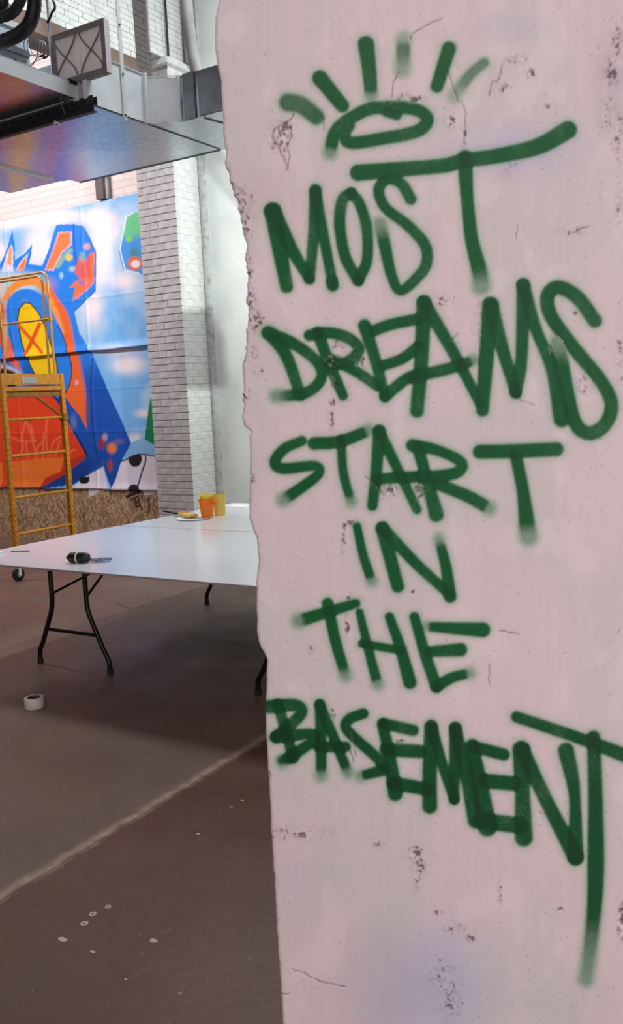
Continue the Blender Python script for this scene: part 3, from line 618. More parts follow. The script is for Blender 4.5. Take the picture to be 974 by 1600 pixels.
    hd = inside(x, y, [(202, 715), (214, 711), (226, 711), (226, 740), (200, 740)]) * (np.hypot((x - 214) / 10.5, (y - 716) / 13) < 1); c = over(c, LIN(34, 30, 36), hd)
    c = over(c, LIN(24, 20, 26), (np.hypot((x - 134) / 9, (y - 748) / 8) < 1) & (y > 744 + (145 - x) * .1) & (x > 128)); c = stroke(c, [(190, 721), (200, 718), (214, 711), (230, 710), (250, 714)], 2, LIN(20, 20, 28), .6)
    c = stroke(c, [(231, 713), (230, 722), (224, 740), (218, 764)], 2.4, LIN(20, 20, 28), .6); c = ell(c, 213, 764, 9, 8, LIN(36, 26, 34), .1)
    c = poly(c, [(238, 622), (262, 640), (262, 705), (229.5, 686), (233, 655)], LIN(8, 132, 84))
    # faceted shape at the right border
    f_ = [(250, 326), (212, 334), (201.5, 339), (192, 391), (200, 422), (222, 428), (250, 434)]
    c = poly(c, f_, LIN(60, 150, 236)); c = over(c, LIN(100, 204, 140), inside(x, y, f_) * sst(384, 368, y + 8 * n)); c = ell(c, 206, 374, 5, 5, LIN(130, 220, 60), .5); c = ell(c, 214, 398, 6, 10, LIN(50, 140, 120), .6, .8)
    c = over(c, LIN(226, 110, 84), inside(x, y, f_) * (np.hypot((x - 215) / 12, (y - 412) / 11) < 1)); c = ell(c, 216, 413, 7, 6, LIN(250, 236, 240), .2); c = stroke(c, f_[1:6], 1.8, LIN(246, 250, 255), .6, sm=False); c = stroke(c, [(190, 392), (198, 422)], 1.2, LIN(30, 70, 150), .6)
    return c
mural = thing('mural_sheet', 'graffiti mural of a spiky blue creature with crossed yellow eyes on hung sheets', 'mural', (-9.4, MY, MZ0))
MO = np.array([-9.4, MY, MZ0])
mm = attr_mat('mural_paint', .5, .0012, 30)
def sheet(name, z0, z1, y_off, lower_curl):
    xs = np.arange(MXL, MXR + .001, .0115); zz = np.arange(z0, z1 + .001, .0115); Zg, Xg = np.meshgrid(zz, xs, indexing='ij')
    col_ = mural_colour(Xg, Zg)
    fold = .006 * (fbm(Xg * 3, Zg * .8, 3, 3) - .5)
    for fx, fw, fa in ((-7.82, .02, .012), (-7.79, .05, -.006), (-9.12, .02, .01), (-10.4, .02, .01), (-7.2, .04, .005)): fold = fold + fa * np.exp(-((Xg - fx - .02 * (Zg - 2)) / fw) ** 2)
    for fz, fa in ((1.35, .004), (2.9, .004), (1.85, .003)): fold = fold + fa * np.exp(-((Zg - fz - .01 * np.sin(Xg)) / .012) ** 2)
    curl = lower_curl * np.exp(-((Zg - z0) / .06) ** 2) * (.6 + .8 * vnoise(Xg * 1.4, Xg * 0 + 1, 3))
    Yg = MY - y_off - fold - curl - .004
    Zg = Zg + (.006 * np.sin(Xg * 5.3) + .004 * np.sin(Xg * 11)) * (Zg <= z0 + .001)
    g = grid_obj(name, np.stack([Xg, Yg, Zg], -1) - MO, np.concatenate([col_, np.ones(col_.shape[:2] + (1,))], -1), mm, mural, back=(0, .006, 0))
    return g
sheet('lower_sheet', MZ0, MZS + .05, .004, .012)
sheet('upper_sheet', MZS, MZ1, .014, .030)

# OSB boards under the mural
osb = bpy.data.materials.new('strand_board'); osb.use_nodes = True; nt = osb.node_tree; N = nt.nodes; L = nt.links
b = N['Principled BSDF']; b.inputs['Roughness'].default_value = .75
tc = N.new('ShaderNodeNewGeometry'); outs = []
for ang, sx in ((55, 1), (-60, 1.2), (88, .9)):
    mp = N.new('ShaderNodeMapping'); m0 = N.new('ShaderNodeMapping'); m0.inputs['Rotation'].default_value = (0, math.radians(ang), 0); mp.inputs['Scale'].default_value = (8 * sx, 8, 44)
    L.new(tc.outputs['Position'], m0.inputs[0]); L.new(m0.outputs[0], mp.inputs[0]); v = N.new('ShaderNodeTexVoronoi'); v.inputs['Scale'].default_value = 1.6; v.inputs['Randomness'].default_value = 1; L.new(mp.outputs[0], v.inputs['Vector']); outs.append(v)
mx = N.new('ShaderNodeTexNoise'); mx.inputs['Scale'].default_value = 14; L.new(tc.outputs['Position'], mx.inputs['Vector'])
def selmix(f, a, b_, lo, hi):
    r = N.new('ShaderNodeMapRange'); r.inputs[1].default_value = lo; r.inputs[2].default_value = hi; L.new(f, r.inputs[0]); x = N.new('ShaderNodeMix'); x.data_type = 'RGBA'
    L.new(r.outputs[0], x.inputs[0]); L.new(a, x.inputs[6]); L.new(b_, x.inputs[7]); return x.outputs[2]
cc = selmix(mx.outputs[0], outs[0].outputs['Color'], outs[1].outputs['Color'], .44, .48); cc = selmix(mx.outputs[0], cc, outs[2].outputs['Color'], .56, .6)
sepc = N.new('ShaderNodeSeparateColor'); L.new(cc, sepc.inputs[0]); ramp = N.new('ShaderNodeValToRGB'); L.new(sepc.outputs[0], ramp.inputs[0])
e = ramp.color_ramp.elements; e[0].color = (*lin((112, 82, 62)), 1); e[1].color = (*lin((206, 174, 140)), 1); n_e = ramp.color_ramp.elements.new(.5); n_e.color = (*lin((164, 128, 98)), 1)
pa = N.new('ShaderNodeAttribute'); pa.attribute_name = 'paint'; xm = N.new('ShaderNodeMix'); xm.data_type = 'RGBA'; L.new(pa.outputs['Alpha'], xm.inputs[0]); L.new(ramp.outputs[0], xm.inputs[6]); L.new(pa.outputs['Color'], xm.inputs[7])
L.new(xm.outputs[2], b.inputs['Base Color']); bp = N.new('ShaderNodeBump'); bp.inputs['Distance'].default_value = .003; L.new(sepc.outputs[0], bp.inputs['Height']); L.new(bp.outputs[0], b.inputs['Normal'])
hoard = thing('strand_board_panelling', 'brown oriented-strand boards lining the wall under the mural', 'boarding', (-9.4, 7.858, 0))
HO = np.array([-9.4, 7.858, 0])
for x0, x1 in ((-8.128, -6.86), (-9.36, -8.136), (-10.59, -9.368), (-11.82, -10.6)):
    xs = np.arange(x0, x1 + .001, (x1 - x0) / 100); zz = np.arange(0, .78, .0125); Zg, Xg = np.meshgrid(zz, xs, indexing='ij')
    x, y = to_px(np.stack([Xg, np.full(Xg.shape, 7.85), Zg], -1))
    a = np.zeros(x.shape); colr = np.broadcast_to(LIN(30, 20, 24), x.shape + (3,)).copy()
    def st(pts, wd, al=1):
        global a
        D, HW, T = seg_dist(x, y, pts, [wd, wd]); a = np.maximum(a, al * sst(-.9, .9, HW - D))
    if x1 > -7:
        st([(206, 766), (220, 764)], 5); st([(200, 776), (208, 772), (220, 768)], 5); st([(206, 781), (216, 776)], 3); st([(213, 778), (214, 792), (220, 790)], 3); st([(217, 774), (219, 786), (223, 796)], 2.5); st([(224, 770), (223, 778)], 2.5); st([(220, 780), (215, 786)], 2.5); st([(233, 778), (235, 790), (234, 800)], 3)
        top = (y < 768 + 8 * vnoise(x / 7, y * 0, 3)) & ((x > 225) | ((x > 140) & (x < 158))); colr[top & (a < .1)] = LIN(226, 216, 226); a = np.maximum(a, top * .9)
    bl = sst(.42, .6, fbm(x / 16, y / 9, 3, 14)) * sst(776, 764, y) * ((x < 30) | ((x > 170) & (x < 182))) * .8; colr = np.where((bl > a)[..., None], LIN(60, 90, 140), colr); a = np.maximum(a, bl)
    grid_obj('board', np.stack([Xg, np.full(Xg.shape, 7.835), Zg], -1) - HO, np.concatenate([colr, a[..., None]], -1), osb, hoard, smooth=False, back=(0, .018, 0))

# ------------------------------------------------------------------ overhead ducts
def ZB(z): return z
duct = thing('air_duct', 'large galvanized steel duct overhead with a cross-creased bottom reflecting the mural', 'duct', (-5.2, 5.3, 3.6))
DO = (-5.2, 5.3, 3.6)
X0, X1, Y0, Y1, Z0, Z1 = -5.98, -4.41, 4.61, 6.02, 3.6, 3.93
mb = MB(); cx_, cy_ = (X0 + X1) / 2, (Y0 + Y1) / 2
mb.add([(X0, Y0, Z0), (X1, Y0, Z0), (X1, Y1, Z0), (X0, Y1, Z0), (cx_, cy_, Z0 - .012)], [(0, 1, 4), (1, 2, 4), (2, 3, 4), (3, 0, 4)])
local(mb, DO).build('bottom_panel', M['duct'], duct)
local(MB().box(X0, X1, Y0, Y1, Z0 + .003, Z1), DO).build('duct_body', M['duct'], duct)
local(MB().box(X1, X1 + .004, Y0, 5.125, Z0 + .003, Z1), DO).build('side_sheet', M['duct_side_lit'], duct)
# side sheets and branch
br = [(-4.405, 5.13), (-4.19, 5.27), (-1.2, 5.27), (-1.2, 6.02), (-4.405, 6.02)]
local(MB().prism(br[:], Z0, Z1 - .03), DO).build('branch_body', M['duct'], duct)
local(MB().box(-4.03, -2.3, 5.262, 5.27, Z0 + .006, Z1 - .035), DO).build('branch_front_panel', M['duct_dark'], duct)
local(MB().box(-4.16, -4.06, 5.255, 5.27, Z0 - .004, Z1 - .02), DO).build('branch_collar', M['duct_dark'], duct, bevel=.003)
for a_, b_ in (((-4.40, 5.125), (-4.395, 5.14)),):
    local(MB().bar((-4.395, 5.13, Z0 - .004), (-4.395, 5.13, Z1 + .004), .03, .022), DO).build('corner_flange', M['duct_lit_edge'], duct)
mb = MB().add([(-4.402, 5.128, Z0 + .004), (-4.188, 5.266, Z0 + .004), (-4.188, 5.266, Z1 - .034), (-4.402, 5.128, Z1 - .034)], [(0, 1, 2, 3)])
local(mb.add([(-4.408, 5.138, Z0 + .004), (-4.408, 5.138, Z1 - .034)], []), DO).build('transition_panel', M['duct_side_lit'], duct)
local(MB().bar((-4.20, 5.258, Z0 - .004), (-4.20, 5.258, Z1 - .02), .02, .016), DO).build('corner_flange', M['duct_lit_edge'], duct)
for p_, q_ in (((X1 - .002, Y0, Z0 - .004), (X1 - .002, Y1, Z0 - .004)), ((X0, Y1, Z0 - .004), (X1, Y1, Z0 - .004)), ((-4.02, 5.3, Z0 - .004), (-3.9, 6.02, Z0 - .004)), ((-4.41, 5.13, Z1 - .02), (-4.19, 5.27, Z1 - .02)), ((X1 + .006, Y0, Z1), (X1 + .006, 5.13, Z1))):
    local(MB().bar(p_, q_, .006, .006), DO).build('seam', M['duct_dark'] if p_[2] < 3.7 else M['duct_lit_edge'], duct)
local(MB().bar((-4.19, 5.275, Z1 - .028), (-2.3, 5.262, Z1 - .028), .012, .012), DO).build('seam', M['duct_dark'], duct)
d2 = thing('return_duct', 'second galvanized duct left of the large duct, its corner just above the mural', 'duct', (-6.4, 5.2, 3.6))
D2 = (-6.4, 5.2, 3.6)
local(MB().box(-6.72, -6.07, 3.0, 5.885, 3.6, 3.95), D2).build('duct_body', M['duct'], d2, bevel=.004)
local(MB().box(-6.085, -6.06, 3.0, 5.80, 3.585, 3.605), D2).build('flange', M['duct_lit_edge'], d2, bevel=.003)
local(MB().box(-6.06, -5.985, 3.2, 5.9, 3.60, 3.605), D2).build('gap_strip', M['duct'], d2)
local(MB().box(-7.0, -6.25, 5.2, 5.3, 3.50, 3.58), D2).build('end_bracket', M['strut'], d2, bevel=.004)

# slotted strut holding ducts and tray
st_ = thing('slotted_strut', 'dark slotted steel strut carrying the drain tray and the large duct', 'strut', (-5.4, 4.6, 3.56))
SO = (-5.4, 4.6, 3.56)
mb = MB().box(-6.03, -4.36, 4.562, 4.566, 3.585, 3.64).box(-6.03, -4.36, 4.60, 4.604, 3.585, 3.64).box(-6.03, -4.36, 4.562, 4.604, 3.582, 3.586).box(-6.03, -4.36, 4.562, 4.604, 3.540, 3.544).box(-6.03, -4.36, 4.566, 4.570, 3.54, 3.585)
local(mb, SO).build('channel', M['strut'], st_)
mb = MB(); x = -6.0
while x < -4.4: mb.box(x, x + .045, 4.5605, 4.563, 3.606, 3.619); x += .085
tag(local(mb, SO).build('slots', M['hole'], st_), kind='stuff')
for bx in (-4.722, -5.95):
    local(MB().tube([(bx, 4.58, 3.52), (bx, 4.58, 7.5)], .009, 8), SO).build('hanger_rod', M['rod'], st_, smooth=True)
    local(MB().tube([(bx, 4.58, 3.53), (bx, 4.58, 3.548)], .02, 6), SO).build('nut', M['white_metal'], st_)

# drain tray and air handler on it
tr = thing('drain_tray', 'shallow bright galvanized tray at the top left, its underside reflecting orange', 'tray', (-5.3, 3.9, 3.64))
TO = (-5.3, 3.9, 3.64)
local(MB().box(-6.03, -4.49, 2.6, 4.55, 3.642, 3.648), TO).build('tray_bottom', M['duct'], tr)
mb = MB().box(-4.494, -4.486, 2.6, 4.55, 3.64, 3.735).box(-6.03, -4.49, 4.545, 4.55, 3.64, 3.735).box(-4.52, -4.486, 2.6, 4.55, 3.733, 3.738)
local(mb, TO).build('tray_rim', M['duct_lit_edge'], tr)
ah = thing('air_handler', 'pale blue-white sheet-metal air handler box behind the black hoses', 'air handler', (-5.4, 3.9, 3.65))
AO = (-5.4, 3.9, 3.65)
local(MB().box(-6.0, -4.86, 2.7, 4.52, 3.652, 4.16), AO).build('casing', M['panel_blue'], ah, bevel=.006)
local(MB().box(-4.862, -4.85, 2.8, 4.45, 4.12, 4.16), AO).build('top_trim', M['duct_lit_edge'], ah)
local(MB().box(-4.862, -4.84, 4.15, 4.5, 3.96, 4.0), AO).build('slot_plate', M['duct_dark'], ah)
local(MB().box(-4.862, -4.85, 3.2, 3.9, 3.70, 4.05), AO).build('access_panel', M['white_metal'], ah, bevel=.003)
# pleated filter
fl_ = thing('pleated_air_filter', 'square pleated air filter in a grey card frame with a white edge, above the ducts', 'air filter', (-4.455, 4.562, 3.75), 0)
W_, H_, T_ = .48, .33, .042
mb = MB()
fr = .035
for (a0, a1, b0, b1) in ((-W_ / 2, W_ / 2, 0, fr), (-W_ / 2, W_ / 2, H_ - fr, H_), (-W_ / 2, -W_ / 2 + fr, fr, H_ - fr), (W_ / 2 - fr, W_ / 2, fr, H_ - fr)): mb.box(a0, a1, -.003, 0, b0, b1)
mb.build('front_frame', M['card'], fl_)
MB().box(-W_ / 2, W_ / 2, 0, T_, -.002, 0).build('bottom_flap', M['card'], fl_)
MB().box(-W_ / 2, W_ / 2, 0, T_, H_ - .002, H_).build('top_flap', M['card'], fl_); MB().box(W_ / 2 - .002, W_ / 2 + .002, -.003, T_, 0, H_).build('side_flap', M['card_white'], fl_); MB().box(-W_ / 2, -W_ / 2 + .003, 0, T_, 0, H_).build('side_flap', M['card'], fl_)
mb = MB(); vs = []; npl = 9
for i in range(2 * npl + 1):
    x = -W_ / 2 + .01 + (W_ - .02) * i / (2 * npl); yy = .006 if i % 2 else .039; vs += [(x, yy, .004), (x, yy, H_ - .004)]
mb.add(vs, [(2 * i, 2 * i + 2, 2 * i + 3, 2 * i + 1) for i in range(2 * npl)]); mb.build('pleats', M['pleat'], fl_)
for k in range(2):
    for s_ in (1, -1):
        cxk = -W_ / 4 + .005 + k * (W_ / 2 - .01); pts = [(cxk + s_ * (W_ / 4 - .02) * math.sin(t) * 1.0, -.004, H_ * .5 + (H_ / 2 - .02) * (t / (math.pi / 2))) for t in np.linspace(-math.pi / 2, math.pi / 2, 9)]
        MB().tube(pts, .0055, 6).build('frame_strap', M['card'], fl_)
bk_ = thing('filter_bracket', 'grey angle bracket clamping the filter to the strut', 'bracket', (-4.5, 4.58, 3.62))
MB().box(-.16, .02, -.09, -.02, .10, .128).build('clamp_bar', M['strut'], bk_, bevel=.003)
MB().box(-.10, -.05, -.04, -.03, .0, .13).build('leg', M['duct'], bk_); MB().box(.06, .10, -.02, .02, .01, .125).build('leg', M['white_metal'], bk_); MB().box(-.02, .02, -.03, .02, .01, .125).build('leg', M['white_metal'], bk_)
MB().bar((-.14, -.06, .12), (-.08, -.06, -.06), .008, .008).build('rod', M['rod'], bk_)
# white hanging strap
t = thing('hanger_strap', 'white perforated hanger strap fixed to the side of the large duct', 'strap', (-4.40, 4.91, 3.57))
MB().box(-.003, .003, -.016, .016, 0, 3.93).build('strap', M['white_metal'], t)
for z_ in (.03, .3, .62): MB().tube([(.002, 0, z_), (.008, 0, z_)], .007, 8).build('screw', M['strut'], t)
# hoses and wires, top left
hs = thing('black_hose_pair', 'pair of thick black insulated hoses bending out of the top left corner', 'hose', (-4.9, 4.3, 4.1))
def P3(x, y, yv=3.9): return tuple(at(x, y, 1, yv))
HSO = (-4.9, 4.3, 4.1)
pts = smooth_path([P3(52, -60), P3(54, -15), P3(52, 20), P3(40, 45), P3(12, 62), P3(-40, 74), P3(-110, 84)], 12)
rr = [.040 + .0012 * math.sin(i * 2.1) for i in range(len(pts))]
local(MB().tube(pts, rr, 14), HSO).build('outer_hose', M['hose'], hs, smooth=True)
pts = smooth_path([P3(34, -80, 3.8), P3(36, -25, 3.8), P3(30, 5, 3.8), P3(12, 24, 3.8), P3(-30, 30, 3.8), P3(-110, 32, 3.8)], 12)
local(MB().tube(pts, [.030 + .001 * math.sin(i * 1.9) for i in range(len(pts))], 14), HSO).build('inner_hose', M['hose'], hs, smooth=True)
pts = smooth_path([P3(10, -60, 3.86), P3(6, -10, 3.86), P3(0, 10, 3.86), P3(-40, 12, 3.86)], 12)
local(MB().tube(pts, .03, 12), HSO).build('back_hose', M['hose'], hs, smooth=True)
c0 = np.array(P3(46, 70, 4.25)); pts = []
for i in range(70):
    a = i / 69 * 2 * math.pi * 3.2; pts.append(c0 + (RN * math.cos(a) * .045 + UN * math.sin(a) * .058 * (1 + .1 * math.sin(a * .3))) + np.array([0, .0012 * i, 0]))
pts += smooth_path([pts[-1], P3(52, 100, 4.3), P3(30, 108, 4.3), P3(24, 105, 4.3)], 6)
tag(MB().tube(pts, .0028, 6).build('wire_coil', M['wire']), 'coil of thin grey wire hanging in front of the air handler', 'wire')
wr = thing('wire_bundle', 'tangle of thin wires with black connectors on the edge of the tray', 'wires', tuple(P3(26, 105, 4.3)))
wo = P3(26, 105, 4.3)
for a_ in ([(24, 106), (40, 108), (52, 98), (70, 90)], [(26, 108), (44, 104), (58, 92), (66, 87)], [(24, 104), (10, 92), (6, 104)], [(26, 108), (20, 118), (24, 122)]):
    local(MB().tube(smooth_path([P3(*q, 4.3) for q in a_], 6), .0026, 6), wo).build('wire', M['wire'], wr)
for a_ in ([(68, 91), (74, 88)], [(63, 88), (69, 86)], [(24, 92), (28, 104)], [(22, 104), (30, 108)]):
    local(MB().tube([P3(*q, 4.3) for q in a_], .008, 8), wo).build('connector', M['black'], wr)
tag(MB().tube([P3(30, 109, 4.3), P3(78, 127, 4.45)], .006, 8).build('thin_rod', M['strut']), 'thin dark rod along the rim of the tray', 'rod')
tag(MB().tube(smooth_path([(-4.70, 4.4, 7.49), (-4.70, 4.4, 5.2), (-4.70, 4.4, 4.6), tuple(at(83, 0, 1, 4.4)), tuple(at(81, 20, 1, 4.4)), tuple(at(74, 36, 1, 4.4))], 8), .008, 8).build('black_cable', M['hose'], smooth=True), 'thin black cable curving down behind the hoses', 'cable')

# ------------------------------------------------------------------ scaffold
sf = thing('rolling_scaffold', 'yellow rolling scaffold with a railed platform standing in front of the mural', 'scaffold', (-7.8, 6.13, 0))
XA, XB, YA, YB = -6.92, -8.76, 5.765, 6.50
SFO = (-7.8, 6.13, 0)
def part(mb, name, m, parent=sf, **k): return local(mb, SFO).build(name, m, parent, **k)
for X in (XA, XB):
    for Y in (YA, YB):
        lg = part(MB().box(X - .024, X + .024, Y - .024, Y + .024, .16, 1.98), 'leg', M['ochre'], bevel=.004)
        mb = MB(); z_ = .22
        while z_ < 1.78: mb.tube([(X + .0235, Y, z_), (X + .0246, Y, z_)], .006, 8); mb.tube([(X, Y - .0246, z_), (X, Y - .0235, z_)], .006, 8); z_ += .052
        tag(part(mb, 'punched_holes', M['hole'], lg), kind='stuff')
        cs = part(MB().bar((X, Y, .165), (X, Y, .13), .07, .07), 'caster', M['white_metal'])
        part(MB().box(X - .03, X - .024, Y - .014, Y + .014, .055, .14).box(X + .024, X + .03, Y - .014, Y + .014, .055, .14), 'fork', M['white_metal'], cs)
        part(MB().lathe([(0, -.019), (.05, -.02), (.064, -.014), (.066, 0), (.064, .014), (.05, .02), (0, .019)], 24, 'X', (X, Y, .066)), 'wheel', M['rubber'], cs, smooth=True)
        part(MB().lathe([(0, -.023), (.026, -.023), (.028, 0), (.026, .023), (0, .023)], 16, 'X', (X, Y, .066)), 'hub', M['hub'], cs, smooth=True)
    for z_ in (.27, .64, 1.0, 1.34, 1.56):
        if z_ in (.27,): zz_ = .30
        else: zz_ = z_
    for z_ in (.45, .80, 1.20, 1.545): part(MB().tube([(X, YA, z_), (X, YB, z_)], .0155, 10), 'rung', M['ochre'], smooth=True)
    part(MB().bar((X, YA, 1.835), (X, YB, 1.835), .034, .04), 'end_beam', M['ochre'], bevel=.004)
    part(MB().bar((X, YA, 1.775), (X, YB, 1.775), .03, .045), 'lower_channel', M['ochre_d'], bevel=.003)
    part(MB().bar((X + .01, YA, 1.925), (X + .01, YB, 1.925), .012, .105), 'toe_board', M['ochre'], bevel=.002)
    part(MB().bar((X, YA + .38, 1.77), (X, YB, 1.54), .022, .022), 'gusset_brace', M['ochre_d'])
    part(MB().box(X - .035, X + .035, YB - .035, YB + .035, 1.51, 1.58), 'sleeve', M['ochre_d'], bevel=.004)
part(MB().box(XA + .017, XA + .022, YA + .24, YA + .40, 1.885, 1.945), 'latch_plate', M['hub'], bevel=.002)
part(MB().box(XA + .02, XA + .024, YA + .232, YA + .24, 1.88, 1.955), 'latch_pin', M['white'])
for i in range(3):
    y0_ = YA + .03 + i * .228; part(MB().box(XB + .03, XA - .03, y0_, y0_ + .222, 1.835, 1.86), 'deck_plank', M['ochre_d'], bevel=.003)
for Y in (YA, YB):
    part(MB().bar((XB, Y, 1.80), (XA, Y, 1.80), .035, .07), 'side_beam', M['ochre'], bevel=.004)
    yy = Y - .07 if Y == YB else Y + .05
    for off, zt in ((0, 2.975), (.075, 2.945)):
        xa, xb = XA - off, XB + off; r_ = .08; p_ = [(xa, yy, 1.86)] + [(xa, yy, zt - r_)] + arc((xa - r_, yy, zt - r_), r_, 0, 90, 6)[1:] + arc((xb + r_, yy, zt - r_), r_, 90, 180, 6) + [(xb, yy, 1.86)]
        part(MB().tube(p_, .0125, 10), 'guardrail', M['rail'], smooth=True)
    part(MB().tube([(XA - .02, yy - .012, 2.515), (XB + .02, yy - .012, 2.515)], .0115, 10), 'mid_rail', M['rail'], smooth=True)
    for X in (XA, XB): part(MB().box(X - .09 if X == XA else X - .015, X + .015 if X == XA else X + .09, yy - .018, yy + .018, 2.50, 2.535), 'rail_clamp', M['ochre'])

# ------------------------------------------------------------------ tables and boards
TZ = .74
def bead_board(x0, x1, y0, y1, name, label):
    r = .02; poly = []
    for cx_, cy_, a0 in ((x1 - r, y1 - r, 0), (x0 + r, y1 - r, 90), (x0 + r, y0 + r, 180), (x1 - r, y0 + r, 270)):
        poly += [(cx_ + r * math.cos(math.radians(a0 + k * 22.5)), cy_ + r * math.sin(math.radians(a0 + k * 22.5))) for k in range(5)]
    o = thing(name, label, 'board', ((x0 + x1) / 2, (y0 + y1) / 2, TZ - .012), 0, None); off = o.location
    mb = MB().prism(poly, TZ - .0025, TZ); mb.v = [(a - off.x, b_ - off.y, c_ - off.z) for a, b_, c_ in mb.v]; mb.build('white_face', M['board'], o)
    mb = MB().prism(poly, TZ - .012, TZ - .0025); mb.v = [(a - off.x, b_ - off.y, c_ - off.z) for a, b_, c_ in mb.v]; mb.build('core', M['board_edge'], o)
    return o
bead_board(-4.715, -2.0, 3.412, 4.872, 'white_board_sheet', 'near large white glossy board laid over the folding tables')
bead_board(-4.70, -2.0, 4.885, 6.295, 'white_board_sheet', 'far large white glossy board, the one carrying the orange cup')
def folding_table(cx, y0, y1, label):
    t = thing('folding_table', label, 'table', (cx, (y0 + y1) / 2, 0)); yo = (y0 + y1) / 2
    def pt(mb, name, m, parent=t, **k): return local(mb, (cx, yo, 0)).build(name, m, parent, **k)
    top = TZ - .0125; r = .03
    pt(MB().box(cx - .375, cx + .375, y0, y1, top - .035, top), 'tabletop', M['tabletop'], bevel=.01)
    for s_, Y in ((1, y0 + .27), (-1, y1 - .40)):
        for q in (-1, 1):
            prof = [(.15, top - .03), (.15, .47), (.155, .40), (.172, .34), (.232, .215), (.262, .15), (.290, .105), (.304, .07), (.306, .0)]
            pts = smooth_path([(cx + q * a, Y, z_) for a, z_ in prof], 4)
            lg = pt(MB().tube(pts, .0155, 12), 'leg', M['leg'], smooth=True)
            pt(MB().tube([(cx + q * .306, Y, 0), (cx + q * .306, Y, .03)], .019, 12), 'foot_cap', M['rubber'], lg)
            pt(MB().tube([(cx + q * .15, Y, .465), (cx + q * .06, Y + s_ * (.95 if q < 0 else .42), top - .04)], .0085, 8), 'folding_brace', M['leg'], smooth=True)
        pt(MB().tube([(cx - .225, Y, .232), (cx + .225, Y, .232)], .0115, 10), 'crossbar', M['leg'], smooth=True)
        pt(MB().box(cx - .3, cx + .3, Y - .03, Y + .03, top - .05, top - .034), 'hinge_bar', M['leg'])
    return t
folding_table(-4.195, 3.595, 6.0, 'black-legged folding table under the left part of the white boards')
folding_table(-2.515, 3.64, 6.0, 'black-legged folding table mostly behind the pillar, one foot showing at its edge')
# things on the boards
cup = thing('orange_cup', 'orange plastic cup with a yellow cup nested in it on the far board', 'cup', (-4.30, 5.42, TZ))
MB().lathe([(0, 0), (.046, 0), (.058, .125), (.064, .127), (.065, .138), (.058, .14), (.054, .13), (.043, .008), (0, .008)], 28).build('cup_body', M['orange'], cup, smooth=True)
MB().lathe([(0, .06), (.040, .06), (.050, .168), (.053, .172), (.050, .176), (.047, .17), (.037, .07), (0, .07)], 28).build('nested_cup', M['yellow'], cup, smooth=True)
MB().box(.060, .10, -.018, .0, .10, .125).build('tab', M['orange'], cup)
yc = thing('clear_cup', 'translucent straw-yellow cup standing right behind the orange cup', 'cup', (-4.285, 5.56, TZ))
MB().lathe([(0, 0), (.042, 0), (.052, .165), (.054, .168), (.050, .168), (.040, .005), (0, .005)], 24).build('cup_body', M['straw'], yc, smooth=True)
br_ = thing('paint_brush', 'paint brush with straw-yellow and orange handle and black head on the far board', 'brush', (-4.56, 5.43, TZ + .0225), math.radians(155))
pl = [(-.02, -.028), (.03, -.03), (.13, -.012), (.17, 0), (.13, .014), (.03, .03), (-.02, .028)]
MB().prism([(x * 1.0 - .12, y) for x, y in pl], -.010, .008).build('handle', M['straw'], br_, bevel=.003)
br_.scale = (1.45, 1.5, 1.2)
MB().prism([(-.06, -.024), (.03, -.02), (.03, .004), (-.06, 0)], -.011, .010).build('orange_grip', M['orange'], br_)
MB().prism([(.05, -.010), (.25, -.006), (.25, .004), (.05, .010)], -.009, -.001).build('head', M['black'], br_)
tag(MB().lathe([(0, .001), (.12, .001), (.135, .008), (.14, .009), (.13, .004), (0, .003)], 32, 'Z', (-4.36, 5.34, TZ)).build('paper_plate', M['white'], smooth=True), 'flat white paper plate under the orange cup and brush', 'plate')
tag(MB().prism([(-4.62, 6.02), (-4.38, 6.0), (-4.36, 6.16), (-4.58, 6.17)], TZ + .0005, TZ + .006).build('folded_paper', M['white']), 'small white paper at the far edge of the far board beside the pillar', 'paper')
cup.location.z = TZ + .004
bt = thing('marker_bottle', 'short black marker bottle with a pale ring lying on the near board', 'bottle', (-3.80, 3.60, TZ + .031), math.radians(14))
MB().lathe([(0, -.075), (.012, -.075), (.014, -.062), (.026, -.058), (.030, -.05), (.0305, .02), (.028, .05), (.022, .062), (0, .062)], 24, 'X').build('bottle_body', M['black'], bt, smooth=True)
MB().lathe([(.030, -.012), (.0325, -.010), (.0325, -.003), (.030, -.001)], 24, 'X').build('ring', M['cream'], bt, smooth=True)
MB().lathe([(0, -.083), (.010, -.082), (.011, -.07), (0, -.07)], 12, 'X').build('tip', M['cream'], bt)
gl = thing('clear_plastic_strip', 'folded strip of clear bluish plastic beside the black marker bottle', 'plastic strip', (-3.71, 3.66, TZ), math.radians(30))
for j in range(3):
    pts_ = [(-.07 + .016 * i, .012 * math.sin(i * .9 + j) + .012 * (j - 1), .006 + .012 * abs(math.sin(i * .55 + j))) for i in range(10)]
    vs = []; [vs.extend([(a, b_ - .012, c_), (a, b_ + .012, c_ + .004)]) for a, b_, c_ in pts_]; mb = MB().add(vs, [(2 * i, 2 * i + 2, 2 * i + 3, 2 * i + 1) for i in range(9)])
    o = mb.build('fold', M['clear'], gl, smooth=True); md = o.modifiers.new('thick', 'SOLIDIFY'); md.thickness = .002
MB().tube([(-.06, .012, .012), (0, .018, .016), (.06, .01, .014)], .004, 8).build('dark_edge', M['hose'], gl)
tag(MB().prism([(-4.64, 3.62), (-4.56, 3.60), (-4.545, 3.69), (-4.60, 3.72), (-4.65, 3.68)], TZ, TZ + .012).build('paper_scrap', M['white'], bevel=.003), 'white crumpled paper scrap at the left end of the near board', 'paper')
tag(MB().tube([(-4.55, 3.75, TZ + .0045), (-4.44, 3.80, TZ + .0045)], .0042, 6).build('pencil', M['ochre_d']), 'pencil lying near the left end of the near board', 'pencil')
